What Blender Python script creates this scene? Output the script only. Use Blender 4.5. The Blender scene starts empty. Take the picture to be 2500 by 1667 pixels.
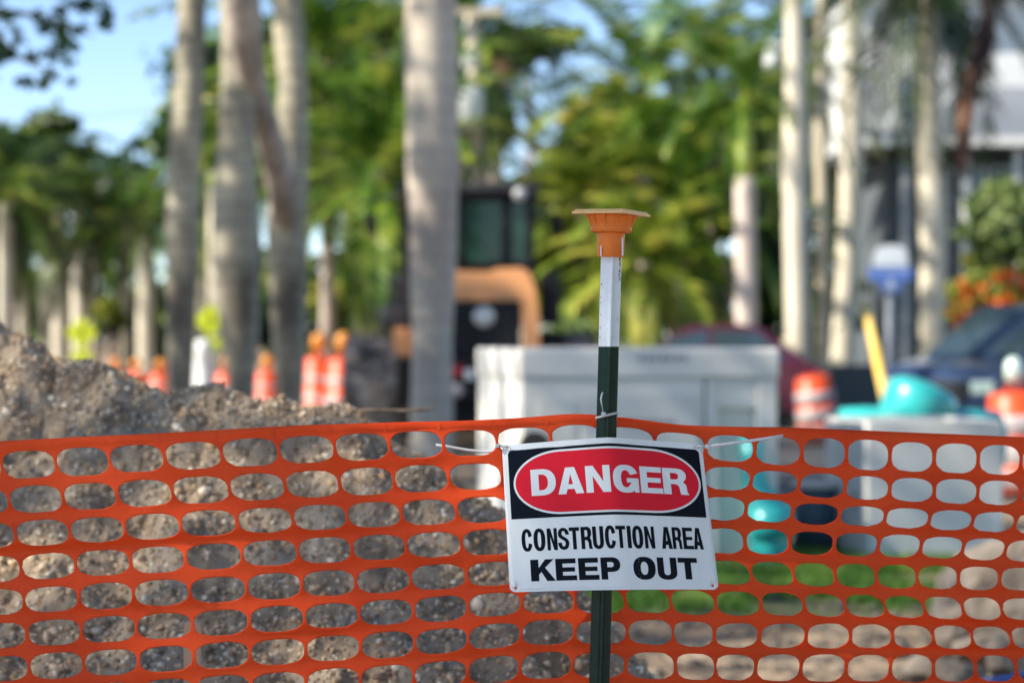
import bpy, bmesh, math, random
import numpy as np
from mathutils import Vector, Matrix, noise as mnoise
from mathutils.geometry import tessellate_polygon
R = math.radians
S = bpy.context.scene
COL = S.collection

# ------------------------------------------------------------------ camera, sky, sun, exposure
CAMZ = 1.35
FPX = 2500 * 85 / 36.0
cam = bpy.data.objects.new('camera', bpy.data.cameras.new('camera')); COL.objects.link(cam)
cam.location = (0, 0, CAMZ); cam.rotation_euler = (R(90), 0, 0)
cam.data.lens = 85; cam.data.sensor_width = 36
cam.data.clip_start = 0.1; cam.data.clip_end = 2000
cam.data.dof.use_dof = True; cam.data.dof.focus_distance = 4.06; cam.data.dof.aperture_fstop = 3.3
S.camera = cam
SUN_AZ, SUN_EL = 20, 38          # azimuth measured from -x towards the camera side
to_sun = Vector((-math.cos(R(SUN_AZ)) * math.cos(R(SUN_EL)), -math.sin(R(SUN_AZ)) * math.cos(R(SUN_EL)), math.sin(R(SUN_EL))))
w = bpy.data.worlds.new('World'); S.world = w; w.use_nodes = True
nt = w.node_tree; sky = nt.nodes.new('ShaderNodeTexSky'); sky.sky_type = 'NISHITA'; sky.sun_disc = False
sky.sun_elevation = R(SUN_EL); sky.sun_rotation = math.atan2(to_sun.x, to_sun.y)
sky.air_density = 0.62; sky.dust_density = 0.0; sky.ozone_density = 1.5
nt.links.new(sky.outputs[0], nt.nodes['Background'].inputs[0]); nt.nodes['Background'].inputs[1].default_value = 0.09
sl = bpy.data.lights.new('sun', 'SUN'); sl.energy = 3.7; sl.angle = R(0.5); sl.color = (1.0, 0.93, 0.80)
so = bpy.data.objects.new('sun', sl); COL.objects.link(so); so.rotation_euler = to_sun.to_track_quat('Z', 'Y').to_euler()
so.location = (-20, -10, 30)
S.view_settings.view_transform = 'Standard'; S.view_settings.look = 'None'
S.view_settings.exposure = 1.45; S.view_settings.gamma = 1.0
S.cycles.use_denoising = True
S.cycles.max_bounces = 7; S.cycles.transparent_max_bounces = 6; S.cycles.diffuse_bounces = 3; S.cycles.glossy_bounces = 3
S.cycles.transmission_bounces = 3; S.cycles.sample_clamp_indirect = 6

rng = np.random.default_rng(7)
random.seed(7)

def P(sx, sy, d):                       # a point of the photograph at distance d -> a place in the world
    return Vector(((sx - 1250) / FPX * d, d, CAMZ - (sy - 833.5) / FPX * d))
def X(sx, d): return (sx - 1250) / FPX * d
def Z(sy, d): return CAMZ - (sy - 833.5) / FPX * d

# ------------------------------------------------------------------ object helpers
def link_mesh(name, V, F, mat, smooth=False, base=None, parent=None):
    me = bpy.data.meshes.new(name)
    V = np.asarray(V, dtype=np.float64).reshape(-1, 3)
    if base is not None: V = V - np.array(base)
    if isinstance(F, np.ndarray):
        n, k = F.shape
        me.vertices.add(len(V)); me.vertices.foreach_set('co', V.astype(np.float32).ravel())
        me.loops.add(n * k); me.loops.foreach_set('vertex_index', F.astype(np.int32).ravel())
        me.polygons.add(n); me.polygons.foreach_set('loop_start', np.arange(0, n * k, k, dtype=np.int32))
        me.update(calc_edges=True)
    else:
        me.from_pydata([tuple(v) for v in V], [], [tuple(f) for f in F])
    if smooth: me.polygons.foreach_set('use_smooth', np.ones(len(me.polygons), dtype=bool))
    me.update()
    if mat is not None: me.materials.append(mat)
    o = bpy.data.objects.new(name, me); COL.objects.link(o)
    if parent is not None: o.parent = parent
    elif base is not None: o.location = base
    return o

def tag(o, label=None, cat=None, group=None, kind=None):
    if label: o['label'] = label
    if cat: o['category'] = cat
    if group: o['group'] = group
    if kind: o['kind'] = kind
    return o

class Thing:
    """An Empty at the thing's base; part() takes WORLD coordinates."""
    def __init__(s, name, base, label, cat, group=None):
        s.e = bpy.data.objects.new(name, None); COL.objects.link(s.e); s.e.location = base; s.base = Vector(base)
        s.e.empty_display_size = 0.2
        tag(s.e, label, cat, group)
    def part(s, name, geo, mat, smooth=False, parent=None, label=None):
        V, F = geo
        o = link_mesh(name, V, F, mat, smooth, s.base, parent or s.e)
        if label: o['label'] = label
        return o

def dup(e, loc, rotz=None, scale=None, label=None):
    r = e.copy(); COL.objects.link(r); r.location = loc
    if rotz is not None: r.rotation_euler[2] = rotz
    if scale is not None: r.scale = (scale,) * 3 if not isinstance(scale, tuple) else scale
    if label: r['label'] = label
    for ch in list(e.children):
        c = ch.copy(); COL.objects.link(c); c.parent = r
        for g in ch.children:
            d = g.copy(); COL.objects.link(d); d.parent = c
    return r

# geometry: each returns (V list, F list)
def join(*gs):
    V, F, n = [], [], 0
    for v, f in gs:
        v = [tuple(p) for p in v]
        V += v; F += [tuple(i + n for i in q) for q in f]; n += len(v)
    return V, F
def xf(g, M): return [tuple(M @ Vector(v)) for v in g[0]], g[1]
def box(c, s, rz=0, bev=0.0, M=None):
    bm = bmesh.new(); bmesh.ops.create_cube(bm, size=1)
    for v in bm.verts: v.co = Vector((v.co.x * s[0], v.co.y * s[1], v.co.z * s[2]))
    if bev: bmesh.ops.bevel(bm, geom=bm.edges[:], offset=bev, segments=2, profile=0.6, affect='EDGES')
    T = Matrix.Translation(c) @ Matrix.Rotation(rz, 4, 'Z')
    if M is not None: T = M @ T
    V = [tuple(T @ v.co) for v in bm.verts]; bm.verts.index_update()
    F = [tuple(v.index for v in f.verts) for f in bm.faces]; bm.free(); return V, F
def tube(pts, radii, n=12, cap=True, sq=1.0):
    pts = [Vector(p) for p in pts]
    if not hasattr(radii, '__len__'): radii = [radii] * len(pts)
    V, F = [], []
    up = Vector((0, 0, 1)); prev = None
    for i, p in enumerate(pts):
        t = (pts[min(i + 1, len(pts) - 1)] - pts[max(i - 1, 0)]).normalized()
        a = prev if prev is not None else (up.cross(t) if abs(t.z) < .9 else Vector((1, 0, 0)).cross(t))
        a = (a - t * a.dot(t)).normalized(); b = t.cross(a); prev = a
        for k in range(n):
            an = 2 * math.pi * k / n
            V.append(tuple(p + a * math.cos(an) * radii[i] + b * math.sin(an) * radii[i] * sq))
    for i in range(len(pts) - 1):
        for k in range(n):
            F.append((i * n + k, i * n + (k + 1) % n, (i + 1) * n + (k + 1) % n, (i + 1) * n + k))
    if cap:
        F.append(tuple(range(n))[::-1]); F.append(tuple((len(pts) - 1) * n + k for k in range(n)))
    return V, F
def lathe(prof, c, n=32, M=None):
    V, F = [], []
    for r, z in prof:
        for k in range(n):
            an = 2 * math.pi * k / n; V.append((r * math.cos(an), r * math.sin(an), z))
    for i in range(len(prof) - 1):
        for k in range(n): F.append((i * n + k, i * n + (k + 1) % n, (i + 1) * n + (k + 1) % n, (i + 1) * n + k))
    if prof[0][0] > 1e-6: F.append(tuple(range(n))[::-1])
    if prof[-1][0] > 1e-6: F.append(tuple((len(prof) - 1) * n + k for k in range(n)))
    T = Matrix.Translation(c)
    if M is not None: T = T @ M
    return [tuple(T @ Vector(v)) for v in V], F
def prism(poly, a, b, M):               # poly in local (x, z), extruded along local y from a to b
    n = len(poly)
    V = [tuple(M @ Vector((x, a, z))) for x, z in poly] + [tuple(M @ Vector((x, b, z))) for x, z in poly]
    F = [tuple(range(n)), tuple(range(2 * n - 1, n - 1, -1))] + [(i, i + n, (i + 1) % n + n, (i + 1) % n) for i in range(n)]
    return V, F

def leaf_cloud(r, blobs, n, size, spread=.55, ncl=70):
    """leaf-sized rhombi gathered in clusters inside a few ellipsoids"""
    bl = np.array([b[0] for b in blobs]); ra = np.array([b[1] for b in blobs]); wv = ra.prod(1); wv = wv / wv.sum()
    k = r.choice(len(blobs), ncl, p=wv); u = r.normal(size=(ncl, 3)); u /= np.linalg.norm(u, axis=1, keepdims=True); cc = bl[k] + u * ra[k] * (r.random((ncl, 1)) ** .45) * .95
    cr_ = spread * ra[k].mean(1) * r.uniform(.5, 1.2, ncl) * .6
    j = r.integers(0, ncl, n); p = cc[j] + r.normal(size=(n, 3)) * cr_[j, None] * np.array([.6, .6, .42])
    a = r.normal(size=(n, 3)); a /= np.linalg.norm(a, axis=1, keepdims=True); b = r.normal(size=(n, 3)); b -= a * (a * b).sum(1, keepdims=True); b /= np.linalg.norm(b, axis=1, keepdims=True)
    s = size * r.uniform(.6, 1.4, (n, 1)); V = np.stack([p - a * s, p + b * s * .45, p + a * s, p - b * s * .45], 1).reshape(-1, 3)
    return V, np.arange(n * 4).reshape(n, 4)
# ------------------------------------------------------------------ materials
def hexc(r, g, b): return (r, g, b, 1)
def M_(name, c1, c2=None, scale=8, rough=0.6, metal=0.0, bump=0.0, bscale=40, spec=0.5, c3=None, detail=6, stretch=None, lo=.35, hi=.65, coat=0.0, trans=0.0, bdist=0.01):
    m = bpy.data.materials.new(name); m.use_nodes = True; N = m.node_tree.nodes; L = m.node_tree.links
    b = N['Principled BSDF']; b.inputs['Roughness'].default_value = rough; b.inputs['Metallic'].default_value = metal
    b.inputs['Specular IOR Level'].default_value = spec; b.inputs['Base Color'].default_value = hexc(*c1)
    if coat: b.inputs['Coat Weight'].default_value = coat; b.inputs['Coat Roughness'].default_value = 0.05
    tc = N.new('ShaderNodeTexCoord'); src = tc.outputs['Object']
    if stretch:
        mp = N.new('ShaderNodeMapping'); mp.inputs['Scale'].default_value = stretch; L.new(src, mp.inputs[0]); src = mp.outputs[0]
    colout = None
    if c2:
        n = N.new('ShaderNodeTexNoise'); n.inputs['Scale'].default_value = scale; n.inputs['Detail'].default_value = detail; n.inputs['Roughness'].default_value = .6
        L.new(src, n.inputs['Vector']); cr = N.new('ShaderNodeValToRGB')
        cr.color_ramp.elements[0].position = lo; cr.color_ramp.elements[0].color = hexc(*c1)
        cr.color_ramp.elements[1].position = hi; cr.color_ramp.elements[1].color = hexc(*c2)
        if c3: e = cr.color_ramp.elements.new((lo + hi) / 2 + .03); e.color = hexc(*c3)
        L.new(n.outputs['Fac'], cr.inputs[0]); L.new(cr.outputs[0], b.inputs['Base Color']); colout = cr.outputs[0]
    if bump:
        n2 = N.new('ShaderNodeTexNoise'); n2.inputs['Scale'].default_value = bscale; n2.inputs['Detail'].default_value = 5
        L.new(src, n2.inputs['Vector']); bp = N.new('ShaderNodeBump'); bp.inputs['Strength'].default_value = bump; bp.inputs['Distance'].default_value = bdist
        L.new(n2.outputs['Fac'], bp.inputs['Height']); L.new(bp.outputs[0], b.inputs['Normal'])
    if trans:
        t = N.new('ShaderNodeBsdfTranslucent'); mx = N.new('ShaderNodeMixShader'); mx.inputs[0].default_value = trans
        if colout: L.new(colout, t.inputs['Color'])
        else: t.inputs['Color'].default_value = hexc(*c1)
        L.new(b.outputs[0], mx.inputs[1]); L.new(t.outputs[0], mx.inputs[2]); L.new(mx.outputs[0], N['Material Output'].inputs['Surface'])
    return m
def leafmat(name, dark, mid, light, scale=.9, trans=.35, rough=.5):  # hard ramp paints sunlit patches and deep shadow into the leaf colour
    return M_(name, dark, light, scale=scale, rough=rough, c3=mid, detail=2.6, lo=.38, hi=.62, trans=trans * .8, spec=.35)
def ring_bark(name, c1, c2, ring, scale=2.2, amt=.35):   # palm bark: blotches plus faint leaf-scar rings
    m = M_(name, c1, c2, scale=scale, rough=.85, bump=.5, bscale=25, spec=.2, stretch=(1, 1, .45), bdist=.02)
    N, L = m.node_tree.nodes, m.node_tree.links; b = N['Principled BSDF']
    w_ = N.new('ShaderNodeTexWave'); w_.bands_direction = 'Z'; w_.inputs['Scale'].default_value = 1.6; w_.inputs['Distortion'].default_value = 1.5; w_.inputs['Detail'].default_value = 3
    tc = N.new('ShaderNodeTexCoord'); L.new(tc.outputs['Object'], w_.inputs['Vector'])
    cr = N.new('ShaderNodeValToRGB'); cr.color_ramp.elements[0].position = 0; cr.color_ramp.elements[0].color = (amt,) * 3 + (1,)
    cr.color_ramp.elements[1].position = .18; cr.color_ramp.elements[1].color = (0, 0, 0, 1); L.new(w_.outputs['Fac'], cr.inputs[0])
    mx = N.new('ShaderNodeMix'); mx.data_type = 'RGBA'; L.new(cr.outputs[0], mx.inputs[0])
    src = b.inputs['Base Color'].links[0].from_socket; L.new(src, mx.inputs[6]); mx.inputs[7].default_value = hexc(*ring); L.new(mx.outputs[2], b.inputs['Base Color'])
    return m

m_fence = M_('orange_mesh_plastic', (.98, .135, .030), (.86, .085, .014), scale=3.5, lo=.3, hi=.7, rough=.45, bump=.12, bscale=60, trans=.42, spec=.22)
m_post_green = M_('post_green_paint', (.0015, .014, .008), (.003, .022, .013), scale=60, rough=.30, bump=.10, bscale=300, spec=.22)
m_white_paint = M_('post_white_paint', (.66, .69, .72), (.60, .63, .66), scale=40, rough=.35, bump=.08, bscale=200)
m_rust = M_('rust', (.22, .08, .02), (.06, .03, .02), scale=250, rough=.9, bump=.6, bscale=500)
m_tip = M_('tie_plastic', (.62, .62, .63), rough=.35, trans=.25)
m_cap = M_('orange_cap_plastic', (.90, .25, .042), (.84, .20, .03), scale=30, rough=.38, spec=.25, trans=.25, bump=.05, bscale=150)
m_capplate = M_('sunlit_orange_plate', (.93, .60, .26), (.90, .52, .20), scale=30, rough=.45, trans=.15)  # paler than the cap: sunlight on the plate is put into its colour
m_sheet = M_('sign_white_aluminium', (.74, .765, .77), (.65, .675, .67), scale=7, rough=.34, spec=.2, stretch=(1.6, 1, .5), bump=.05, bscale=4, bdist=.02)
m_black = M_('sign_black_ink', (.003, .006, .012), (.006, .008, .014), scale=12, rough=.32, spec=.06, bump=.05, bscale=4)
m_red = M_('sign_red_ink', (.70, .010, .030), (.64, .008, .024), scale=5, rough=.32, spec=.13, bump=.05, bscale=4)
m_scuff = M_('sign_scuff', (.45, .47, .49), (.3, .3, .32), scale=300, rough=.6)
m_wood = M_('stake_wood', (.50, .36, .24), (.40, .28, .18), scale=18, rough=.8, stretch=(1, 1, .1), bump=.2)
m_twig = M_('dry_twig', (.16, .10, .06), (.28, .20, .13), scale=50, rough=.9)
m_ground = M_('dirt_ground', (.24, .175, .12), (.40, .31, .22), scale=1.1, rough=.95, c3=(.32, .245, .17), bump=.8, bscale=9, spec=0, bdist=.08)
m_asphalt = M_('asphalt', (.055, .055, .058), (.085, .083, .08), scale=3, rough=.9, bump=.4, bscale=60)
m_lawn = M_('lawn_soil', (.09, .13, .03), (.26, .24, .12), scale=1.4, rough=.95, bump=.6, bscale=20, spec=.1, bdist=.05)
m_grass = leafmat('grass_blades', (.06, .15, .015), (.13, .28, .03), (.28, .36, .08), scale=2.5, trans=.3)
m_conc = M_('precast_concrete', (.74, .70, .62), (.84, .80, .72), scale=2.2, rough=.85, bump=.25, bscale=50, spec=.2)
m_conc2 = M_('grey_precast_concrete', (.68, .65, .59), (.78, .75, .69), scale=2.0, rough=.85, bump=.25, bscale=50, spec=.2)
m_mark = M_('faded_stencil', (.30, .30, .30), (.45, .45, .45), scale=20, rough=.9)
m_dark = M_('painted_hole_shade', (.06, .055, .045), rough=.95, spec=.1)  # flat dark colour painted for the shade inside holes
m_teal = M_('teal_pvc', (.03, .46, .43), (.05, .38, .37), scale=5, rough=.28, spec=.6)
m_slate = M_('slate_blue_plastic', (.05, .09, .115), (.07, .12, .15), scale=6, rough=.5)
m_rock = M_('boulder_stone', (.12, .10, .083), (.30, .255, .21), scale=3.5, rough=.92, c3=(.19, .16, .13), bump=.7, bscale=14, spec=.15, bdist=.06)
m_blue = M_('blue_hose_rubber', (.015, .05, .22), rough=.5)
m_fl = M_('fluorescent_yellow_green', (.62, .72, .005), (.58, .68, .004), scale=5, rough=.5)
m_galv = M_('galvanised_steel', (.38, .39, .40), (.46, .47, .48), scale=10, rough=.5, metal=.3)
m_sigblk = M_('sign_black', (.02, .02, .02), rough=.6)
m_sigblue = M_('sign_blue', (.07, .18, .60), (.16, .28, .66), scale=9, rough=.4)
m_sigwhite = M_('sign_white', (.72, .76, .78), rough=.4)
m_yellow = M_('yellow_guy_guard', (.80, .50, .05), (.84, .60, .22), scale=4, rough=.5)
m_drum = M_('drum_orange', (.80, .10, .02), (.70, .08, .018), scale=5, rough=.42, trans=.12)
m_drumw = M_('drum_white_band', (.50, .44, .43), (.42, .36, .35), scale=9, rough=.4)
m_rub = M_('black_rubber', (.02, .02, .021), (.03, .03, .03), scale=9, rough=.85)
m_lens = M_('amber_lens', (.85, .38, .06), rough=.2, trans=.4)
m_lensw = M_('clear_lens', (.55, .68, .60), rough=.08, spec=1.0)
m_case = M_('machine_orange', (.88, .40, .16), (.82, .36, .14), scale=3, rough=.38)
m_blk = M_('machine_black', (.008, .008, .010), (.014, .014, .016), scale=4, rough=.5, spec=.2)
m_grey = M_('machine_grey', (.04, .042, .046), (.06, .062, .068), scale=3, rough=.5, spec=.25)
m_glass = M_('tinted_glass', (.015, .06, .035), rough=.08, spec=.4)
m_mud = M_('muddy_tyre', (.05, .042, .037), (.74, .60, .48), scale=2.6, rough=.95, bump=.8, bscale=20, c3=(.28, .22, .18), bdist=.03)
m_redl = M_('red_lens', (.50, .01, .02), rough=.2)
m_emb = M_('badge_silver', (.62, .62, .62), (.4, .4, .4), scale=14, rough=.3, metal=.5)
m_carblue = M_('car_paint_blue', (.022, .040, .085), (.026, .046, .095), scale=2, rough=.25, coat=1.0, metal=.2)
m_carred = M_('car_paint_maroon', (.075, .006, .022), (.085, .007, .025), scale=2, rough=.25, coat=1.0, metal=.2)
m_carglass = M_('car_glass', (.03, .05, .06), rough=.03, spec=1.0)
m_trim = M_('car_black_trim', (.012, .012, .014), rough=.5)
m_wheel = M_('alloy_rim', (.35, .35, .36), rough=.3, metal=.8)
m_bark_g = ring_bark('dappled_grey_palm_bark', (.12, .105, .082), (.54, .49, .36), (.09, .085, .075), scale=1.7, amt=.32)  # blotches mix lichen tone with dappled sun painted into the bark
m_bark_l = ring_bark('pale_palm_bark', (.36, .30, .25), (.60, .53, .43), (.24, .20, .175), scale=1.3, amt=.28)
m_bark_w = ring_bark('cream_palm_bark', (.56, .50, .39), (.70, .64, .51), (.40, .35, .27), amt=.25)
m_bark_t = ring_bark('tan_palm_bark', (.36, .29, .24), (.50, .42, .36), (.25, .2, .17))
m_bark_p = ring_bark('pink_palm_bark', (.52, .43, .38), (.66, .57, .50), (.40, .32, .28), amt=.2)
m_bark_b = M_('brown_bark', (.20, .14, .115), (.40, .30, .25), scale=5, rough=.9, bump=.6, bscale=15, stretch=(1, 1, .25))
m_pole = M_('utility_pole_wood', (.46, .39, .29), (.62, .54, .42), scale=5, rough=.85, stretch=(1, 1, .12), bump=.2)
m_shaft = M_('green_crownshaft', (.36, .46, .05), (.50, .56, .09), scale=3, rough=.35, trans=.1)
m_trans = M_('transformer_grey_paint', (.82, .82, .80), rough=.4)
m_wire = M_('overhead_wire', (.10, .11, .10), rough=.6)
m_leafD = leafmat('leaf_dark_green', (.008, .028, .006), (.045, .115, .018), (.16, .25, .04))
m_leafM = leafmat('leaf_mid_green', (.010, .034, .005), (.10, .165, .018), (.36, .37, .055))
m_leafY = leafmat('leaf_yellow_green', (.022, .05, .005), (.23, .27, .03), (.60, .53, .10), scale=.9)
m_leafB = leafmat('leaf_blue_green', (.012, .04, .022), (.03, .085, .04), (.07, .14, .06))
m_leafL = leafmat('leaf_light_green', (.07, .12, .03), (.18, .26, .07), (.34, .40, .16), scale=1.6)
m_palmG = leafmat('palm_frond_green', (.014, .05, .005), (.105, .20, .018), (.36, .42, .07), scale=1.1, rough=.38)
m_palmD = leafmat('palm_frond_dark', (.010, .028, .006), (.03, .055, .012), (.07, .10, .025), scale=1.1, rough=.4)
m_dead = leafmat('dead_frond_brown', (.10, .045, .025), (.24, .12, .07), (.38, .22, .12), scale=2.0, trans=.15)
m_dead2 = leafmat('dry_frond_tan', (.30, .17, .09), (.55, .36, .22), (.70, .50, .34), scale=2.0, trans=.25)
m_deadk = leafmat('dead_frond_dark', (.012, .006, .004), (.03, .015, .01), (.10, .05, .03), scale=2.0, trans=.1)
m_flow = M_('orange_blossom', (.85, .22, .02), (.75, .14, .02), scale=3, rough=.6, trans=.3)
m_hwall = M_('house_grey_wall', (.085, .10, .115), (.10, .115, .13), scale=1, rough=.8)
m_hwhite = M_('house_white_wall', (.78, .78, .76), (.72, .72, .70), scale=1, rough=.7)
m_hroof = M_('house_metal_roof', (.17, .19, .22), (.22, .245, .28), scale=2, rough=.4, metal=.2, stretch=(6, 1, 1))
m_hwin = M_('house_window_glass', (.04, .07, .075), rough=.08, spec=.9)

# ------------------------------------------------------------------ noise for height fields
def vnoise(x, y, seed=0):
    xi = np.floor(x).astype(np.int64); yi = np.floor(y).astype(np.int64); fx = x - xi; fy = y - yi
    fx = fx * fx * (3 - 2 * fx); fy = fy * fy * (3 - 2 * fy)
    def h(a, b):
        n = (a * 374761393 + b * 668265263 + seed * 974711) & 0xffffffff
        n = ((n ^ (n >> 13)) * 1274126177) & 0xffffffff
        return ((n ^ (n >> 16)) & 0xffff) / 65535.0
    return (h(xi, yi) * (1 - fx) + h(xi + 1, yi) * fx) * (1 - fy) + (h(xi, yi + 1) * (1 - fx) + h(xi + 1, yi + 1) * fx) * fy - .5

# ================================================================== SETTING
def ground_sheet(name, x0, x1, y0, y1, z, mat, nx, ny, amp=0.0):
    xs = np.linspace(x0, x1, nx); ys = np.linspace(y0, y1, ny); gx, gy = np.meshgrid(xs, ys)
    gz = np.full_like(gx, z) + amp * (vnoise(gx * .9, gy * .9, 3) + .5 * vnoise(gx * 2.7, gy * 2.7, 4))
    V = np.stack([gx, gy, gz], -1).reshape(-1, 3); idx = np.arange(nx * ny).reshape(ny, nx)
    F = np.stack([idx[:-1, :-1], idx[:-1, 1:], idx[1:, 1:], idx[1:, :-1]], -1).reshape(-1, 4)
    return tag(link_mesh(name, V, F, mat, True), kind='structure')
ground_sheet('ground', -500, 500, -60, 1200, 0.0, m_ground, 40, 40)
ground_sheet('road', 2.2, 60, 21.5, 38.5, 0.004, m_asphalt, 8, 4)
ground_sheet('bounce_pavement', -30, 30, -6, 3.2, 0.06, M_('pale_concrete_paving', (.52, .48, .41), (.60, .56, .49), scale=3, rough=.9, spec=.1), 4, 4)  # unseen pale paving added to bounce sunlight onto fence and sign
# lawn with a wavy border, then blades
def lawn(name, cx, cy, rx, ry, z):
    n = 48; V = [(cx, cy, z)]
    for k in range(n):
        a = 2 * math.pi * k / n; q = 1 + .18 * math.sin(3 * a + cx) + .1 * math.sin(7 * a)
        V.append((cx + rx * q * math.cos(a), cy + ry * q * math.sin(a), z))
    F = [(0, k + 1, (k + 1) % n + 1) for k in range(n)]
    return tag(link_mesh(name, V, F, m_lawn), kind='structure')
lawn('lawn', 1.6, 13.7, 3.6, 1.75, .004)
lawn('verge', -1.6, 19.3, 4.2, 1.8, .006)
ground_sheet('verge', 2.2, 40, 40.5, 58, .006, m_lawn, 4, 4)

def grass(name, n, cx, cy, rx, ry, h, label):
    a = rng.random(n) * 2 * np.pi; r = np.sqrt(rng.random(n)) * (1 + .18 * np.sin(3 * a + cx)) * (.75 + .25 * rng.random(n))
    px = cx + rx * r * np.cos(a); py = cy + ry * r * np.sin(a)
    keep = vnoise(px * 1.3, py * 1.3, 8) > -.22; px, py = px[keep], py[keep]; n = len(px)
    t = rng.random(n) * np.pi; wd = .006 + .006 * rng.random(n); hh = h * (.5 + rng.random(n)); lx = rng.normal(0, .03, n); ly = rng.normal(0, .03, n)
    V = np.zeros((n, 3, 3)); V[:, 0] = np.stack([px - wd * np.cos(t), py - wd * np.sin(t), np.full(n, .003)], -1)
    V[:, 1] = np.stack([px + wd * np.cos(t), py + wd * np.sin(t), np.full(n, .003)], -1)
    V[:, 2] = np.stack([px + lx, py + ly, hh], -1)
    return tag(link_mesh(name, V.reshape(-1, 3), np.arange(n * 3).reshape(n, 3), m_grass), label, 'grass', kind='stuff')
grass('grass', 42000, 1.6, 13.7, 3.6, 1.75, .07, 'green grass growing round the grey concrete vaults')
grass('grass', 12000, -1.6, 19.3, 4.2, 1.8, .07, 'green grass growing beneath the pale grey palm trunk')

# ================================================================== ORANGE MESH FENCE
N_ = None
row = {}
row[0] = [(71,1133),(202,1126),(333,1118),(471,1111),(612,1103),(748,1096),(884,1090),(1017,1084),(1148,1080),(1279,1076),(1409,1071),(1536,1073),(1661,1086),(1783,1094),(1901,1101),(2013,1105),(2119,1110),(2226,1115),(2335,1118),(2441,1122),(2544,1127)]
row[1] = [(88.5,1218),(219,1211),(354,1204),(490,1196),(629.5,1188.5),(762,1182),(896,1175),(1028,1168),(1162,1163),N_,N_,N_,N_,(1776,1168),(1892,1178),(2007.5,1186),(2117.6,1192),(2226.5,1196),(2335,1200),(2439,1203),(2545,1206)]
row[2] = [(104,1300),(237,1293),(372.5,1285),(509,1276),(648,1269),(781.6,1262),(913,1256),(1046.5,1250),(1182,1244),N_,N_,N_,N_,(1764,1240),(1878.6,1245),(1992,1254),(2106,1258.6),(2215.5,1264.5),(2322,1269.6),(2426.5,1274),(2531,1278.5)]
row[3] = [(118.6,1380.6),(252,1372.5),(385,1365),(521,1357),(661,1349),(792,1342),(926,1335),(1058,1329),(1195,1323),N_,N_,N_,N_,(1764,1321),(1873.5,1322),(1982,1324.5),(2091,1328),(2197,1331),(2300,1335),(2403,1339),(2506,1343.6)]
row[4] = [(126,1462),(259.5,1454),(394,1446),(533,1439),(670,1430),(803,1423),(935.5,1416),(1070,1408),(1206,1400.6),N_,N_,N_,N_,(1780,1397),(1886,1400),(1988,1403),(2089,1405),(2189,1407.5),(2289,1408),(2390,1411),(2491,1412)]
row[5] = [(132.7,1542.7),(266,1534.6),(400.6,1527),(539,1519),(676.5,1510),(810.5,1502),(943,1493),(1076,1485),(1209,1474),(1339,1467),(1466,1466),(1584.5,1466),(1691,1470),(1803.5,1472),(1910.5,1473),(2014,1476),(2112.5,1478.5),(2208,1481),(2304,1484),(2397.5,1485.7),(2494.5,1487)]
row[6] = [(138,1623),(271,1615),(405,1607),(542,1598),(678.7,1590),(813.5,1581),(946.6,1573),(1079,1564),(1207,1551),(1338,1541),(1468,1543),(1592,1541),(1692,1546.5),(1797,1549.7),(1912,1551),(2023,1551),(2128,1551.6),(2229,1552.5),(2326.5,1554),(2420,1555.4),(2516.6,1557)]
row[7] = [(142,1705),(275,1697),(408,1689),(545,1680),(680,1672),(814,1663),(945,1655),(1076,1644),(1206,1634),(1333,1623),(1461.5,1622.6),(1592,1624),(1701,1626.5),(1792.3,1628),(1900,1628.6),(2010.5,1629.4),(2120,1629.6),(2227,1630),(2330,1630),(2431.5,1630),(2531,1630.5)]
top = [(57,1074),(190,1067),(322,1061),(458,1054),(600,1046),(738,1038.5),(874,1034),(1008,1030),(1140,1027),(1272,1020),(1405,1010.5),(1530,1020),(1655,1036),(1780,1041),(1900,1042.5),(2014,1046.5),(2121,1050.6),(2229,1055.5),(2338,1060),(2444,1064.5),(2548,1069)]
G = np.zeros((8, 21, 2))
for j in range(8):
    known = [i for i in range(21) if row[j][i] is not None]
    for c in range(2):
        if j == 0: G[j, :, c] = [p[c] for p in row[j]]
        else:
            off = np.interp(range(21), known, [row[j][i][c] - G[j - 1, i, c] for i in known])
            G[j, :, c] = G[j - 1, :, c] + off
T_ = np.array(top, float)
rm1 = G[0] + (T_ - G[0]) / 0.70                      # virtual row -1
rm2 = 2 * rm1 - G[0]
NR = 20                                              # rows of holes
ext = [G[7] + (k + 1) * (np.array([2.0, 79.5]) * .6 + .4 * (G[7] - G[6])) for k in range(NR - 8 + 2)]
G = np.concatenate([rm2[None], rm1[None], G, np.array(ext)], 0)   # row r at index r+2
CX = 24
lft = np.stack([G[:, 0] + (k + 1) * (G[:, 0] - G[:, 2]) / 2 for k in range(CX)][::-1], 1)
rgt = np.stack([G[:, -1] + (k + 1) * (G[:, -1] - G[:, -4]) / 3 for k in range(CX)], 1)
G = np.concatenate([lft, G, rgt], 1)                 # col c at index c+CX
def cr(p0, p1, p2, p3, t):
    return .5 * ((2 * p1) + (-p0 + p2) * t + (2 * p0 - 5 * p1 + 4 * p2 - p3) * t * t + (-p0 + 3 * p1 - 3 * p2 + p3) * t ** 3)
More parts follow.
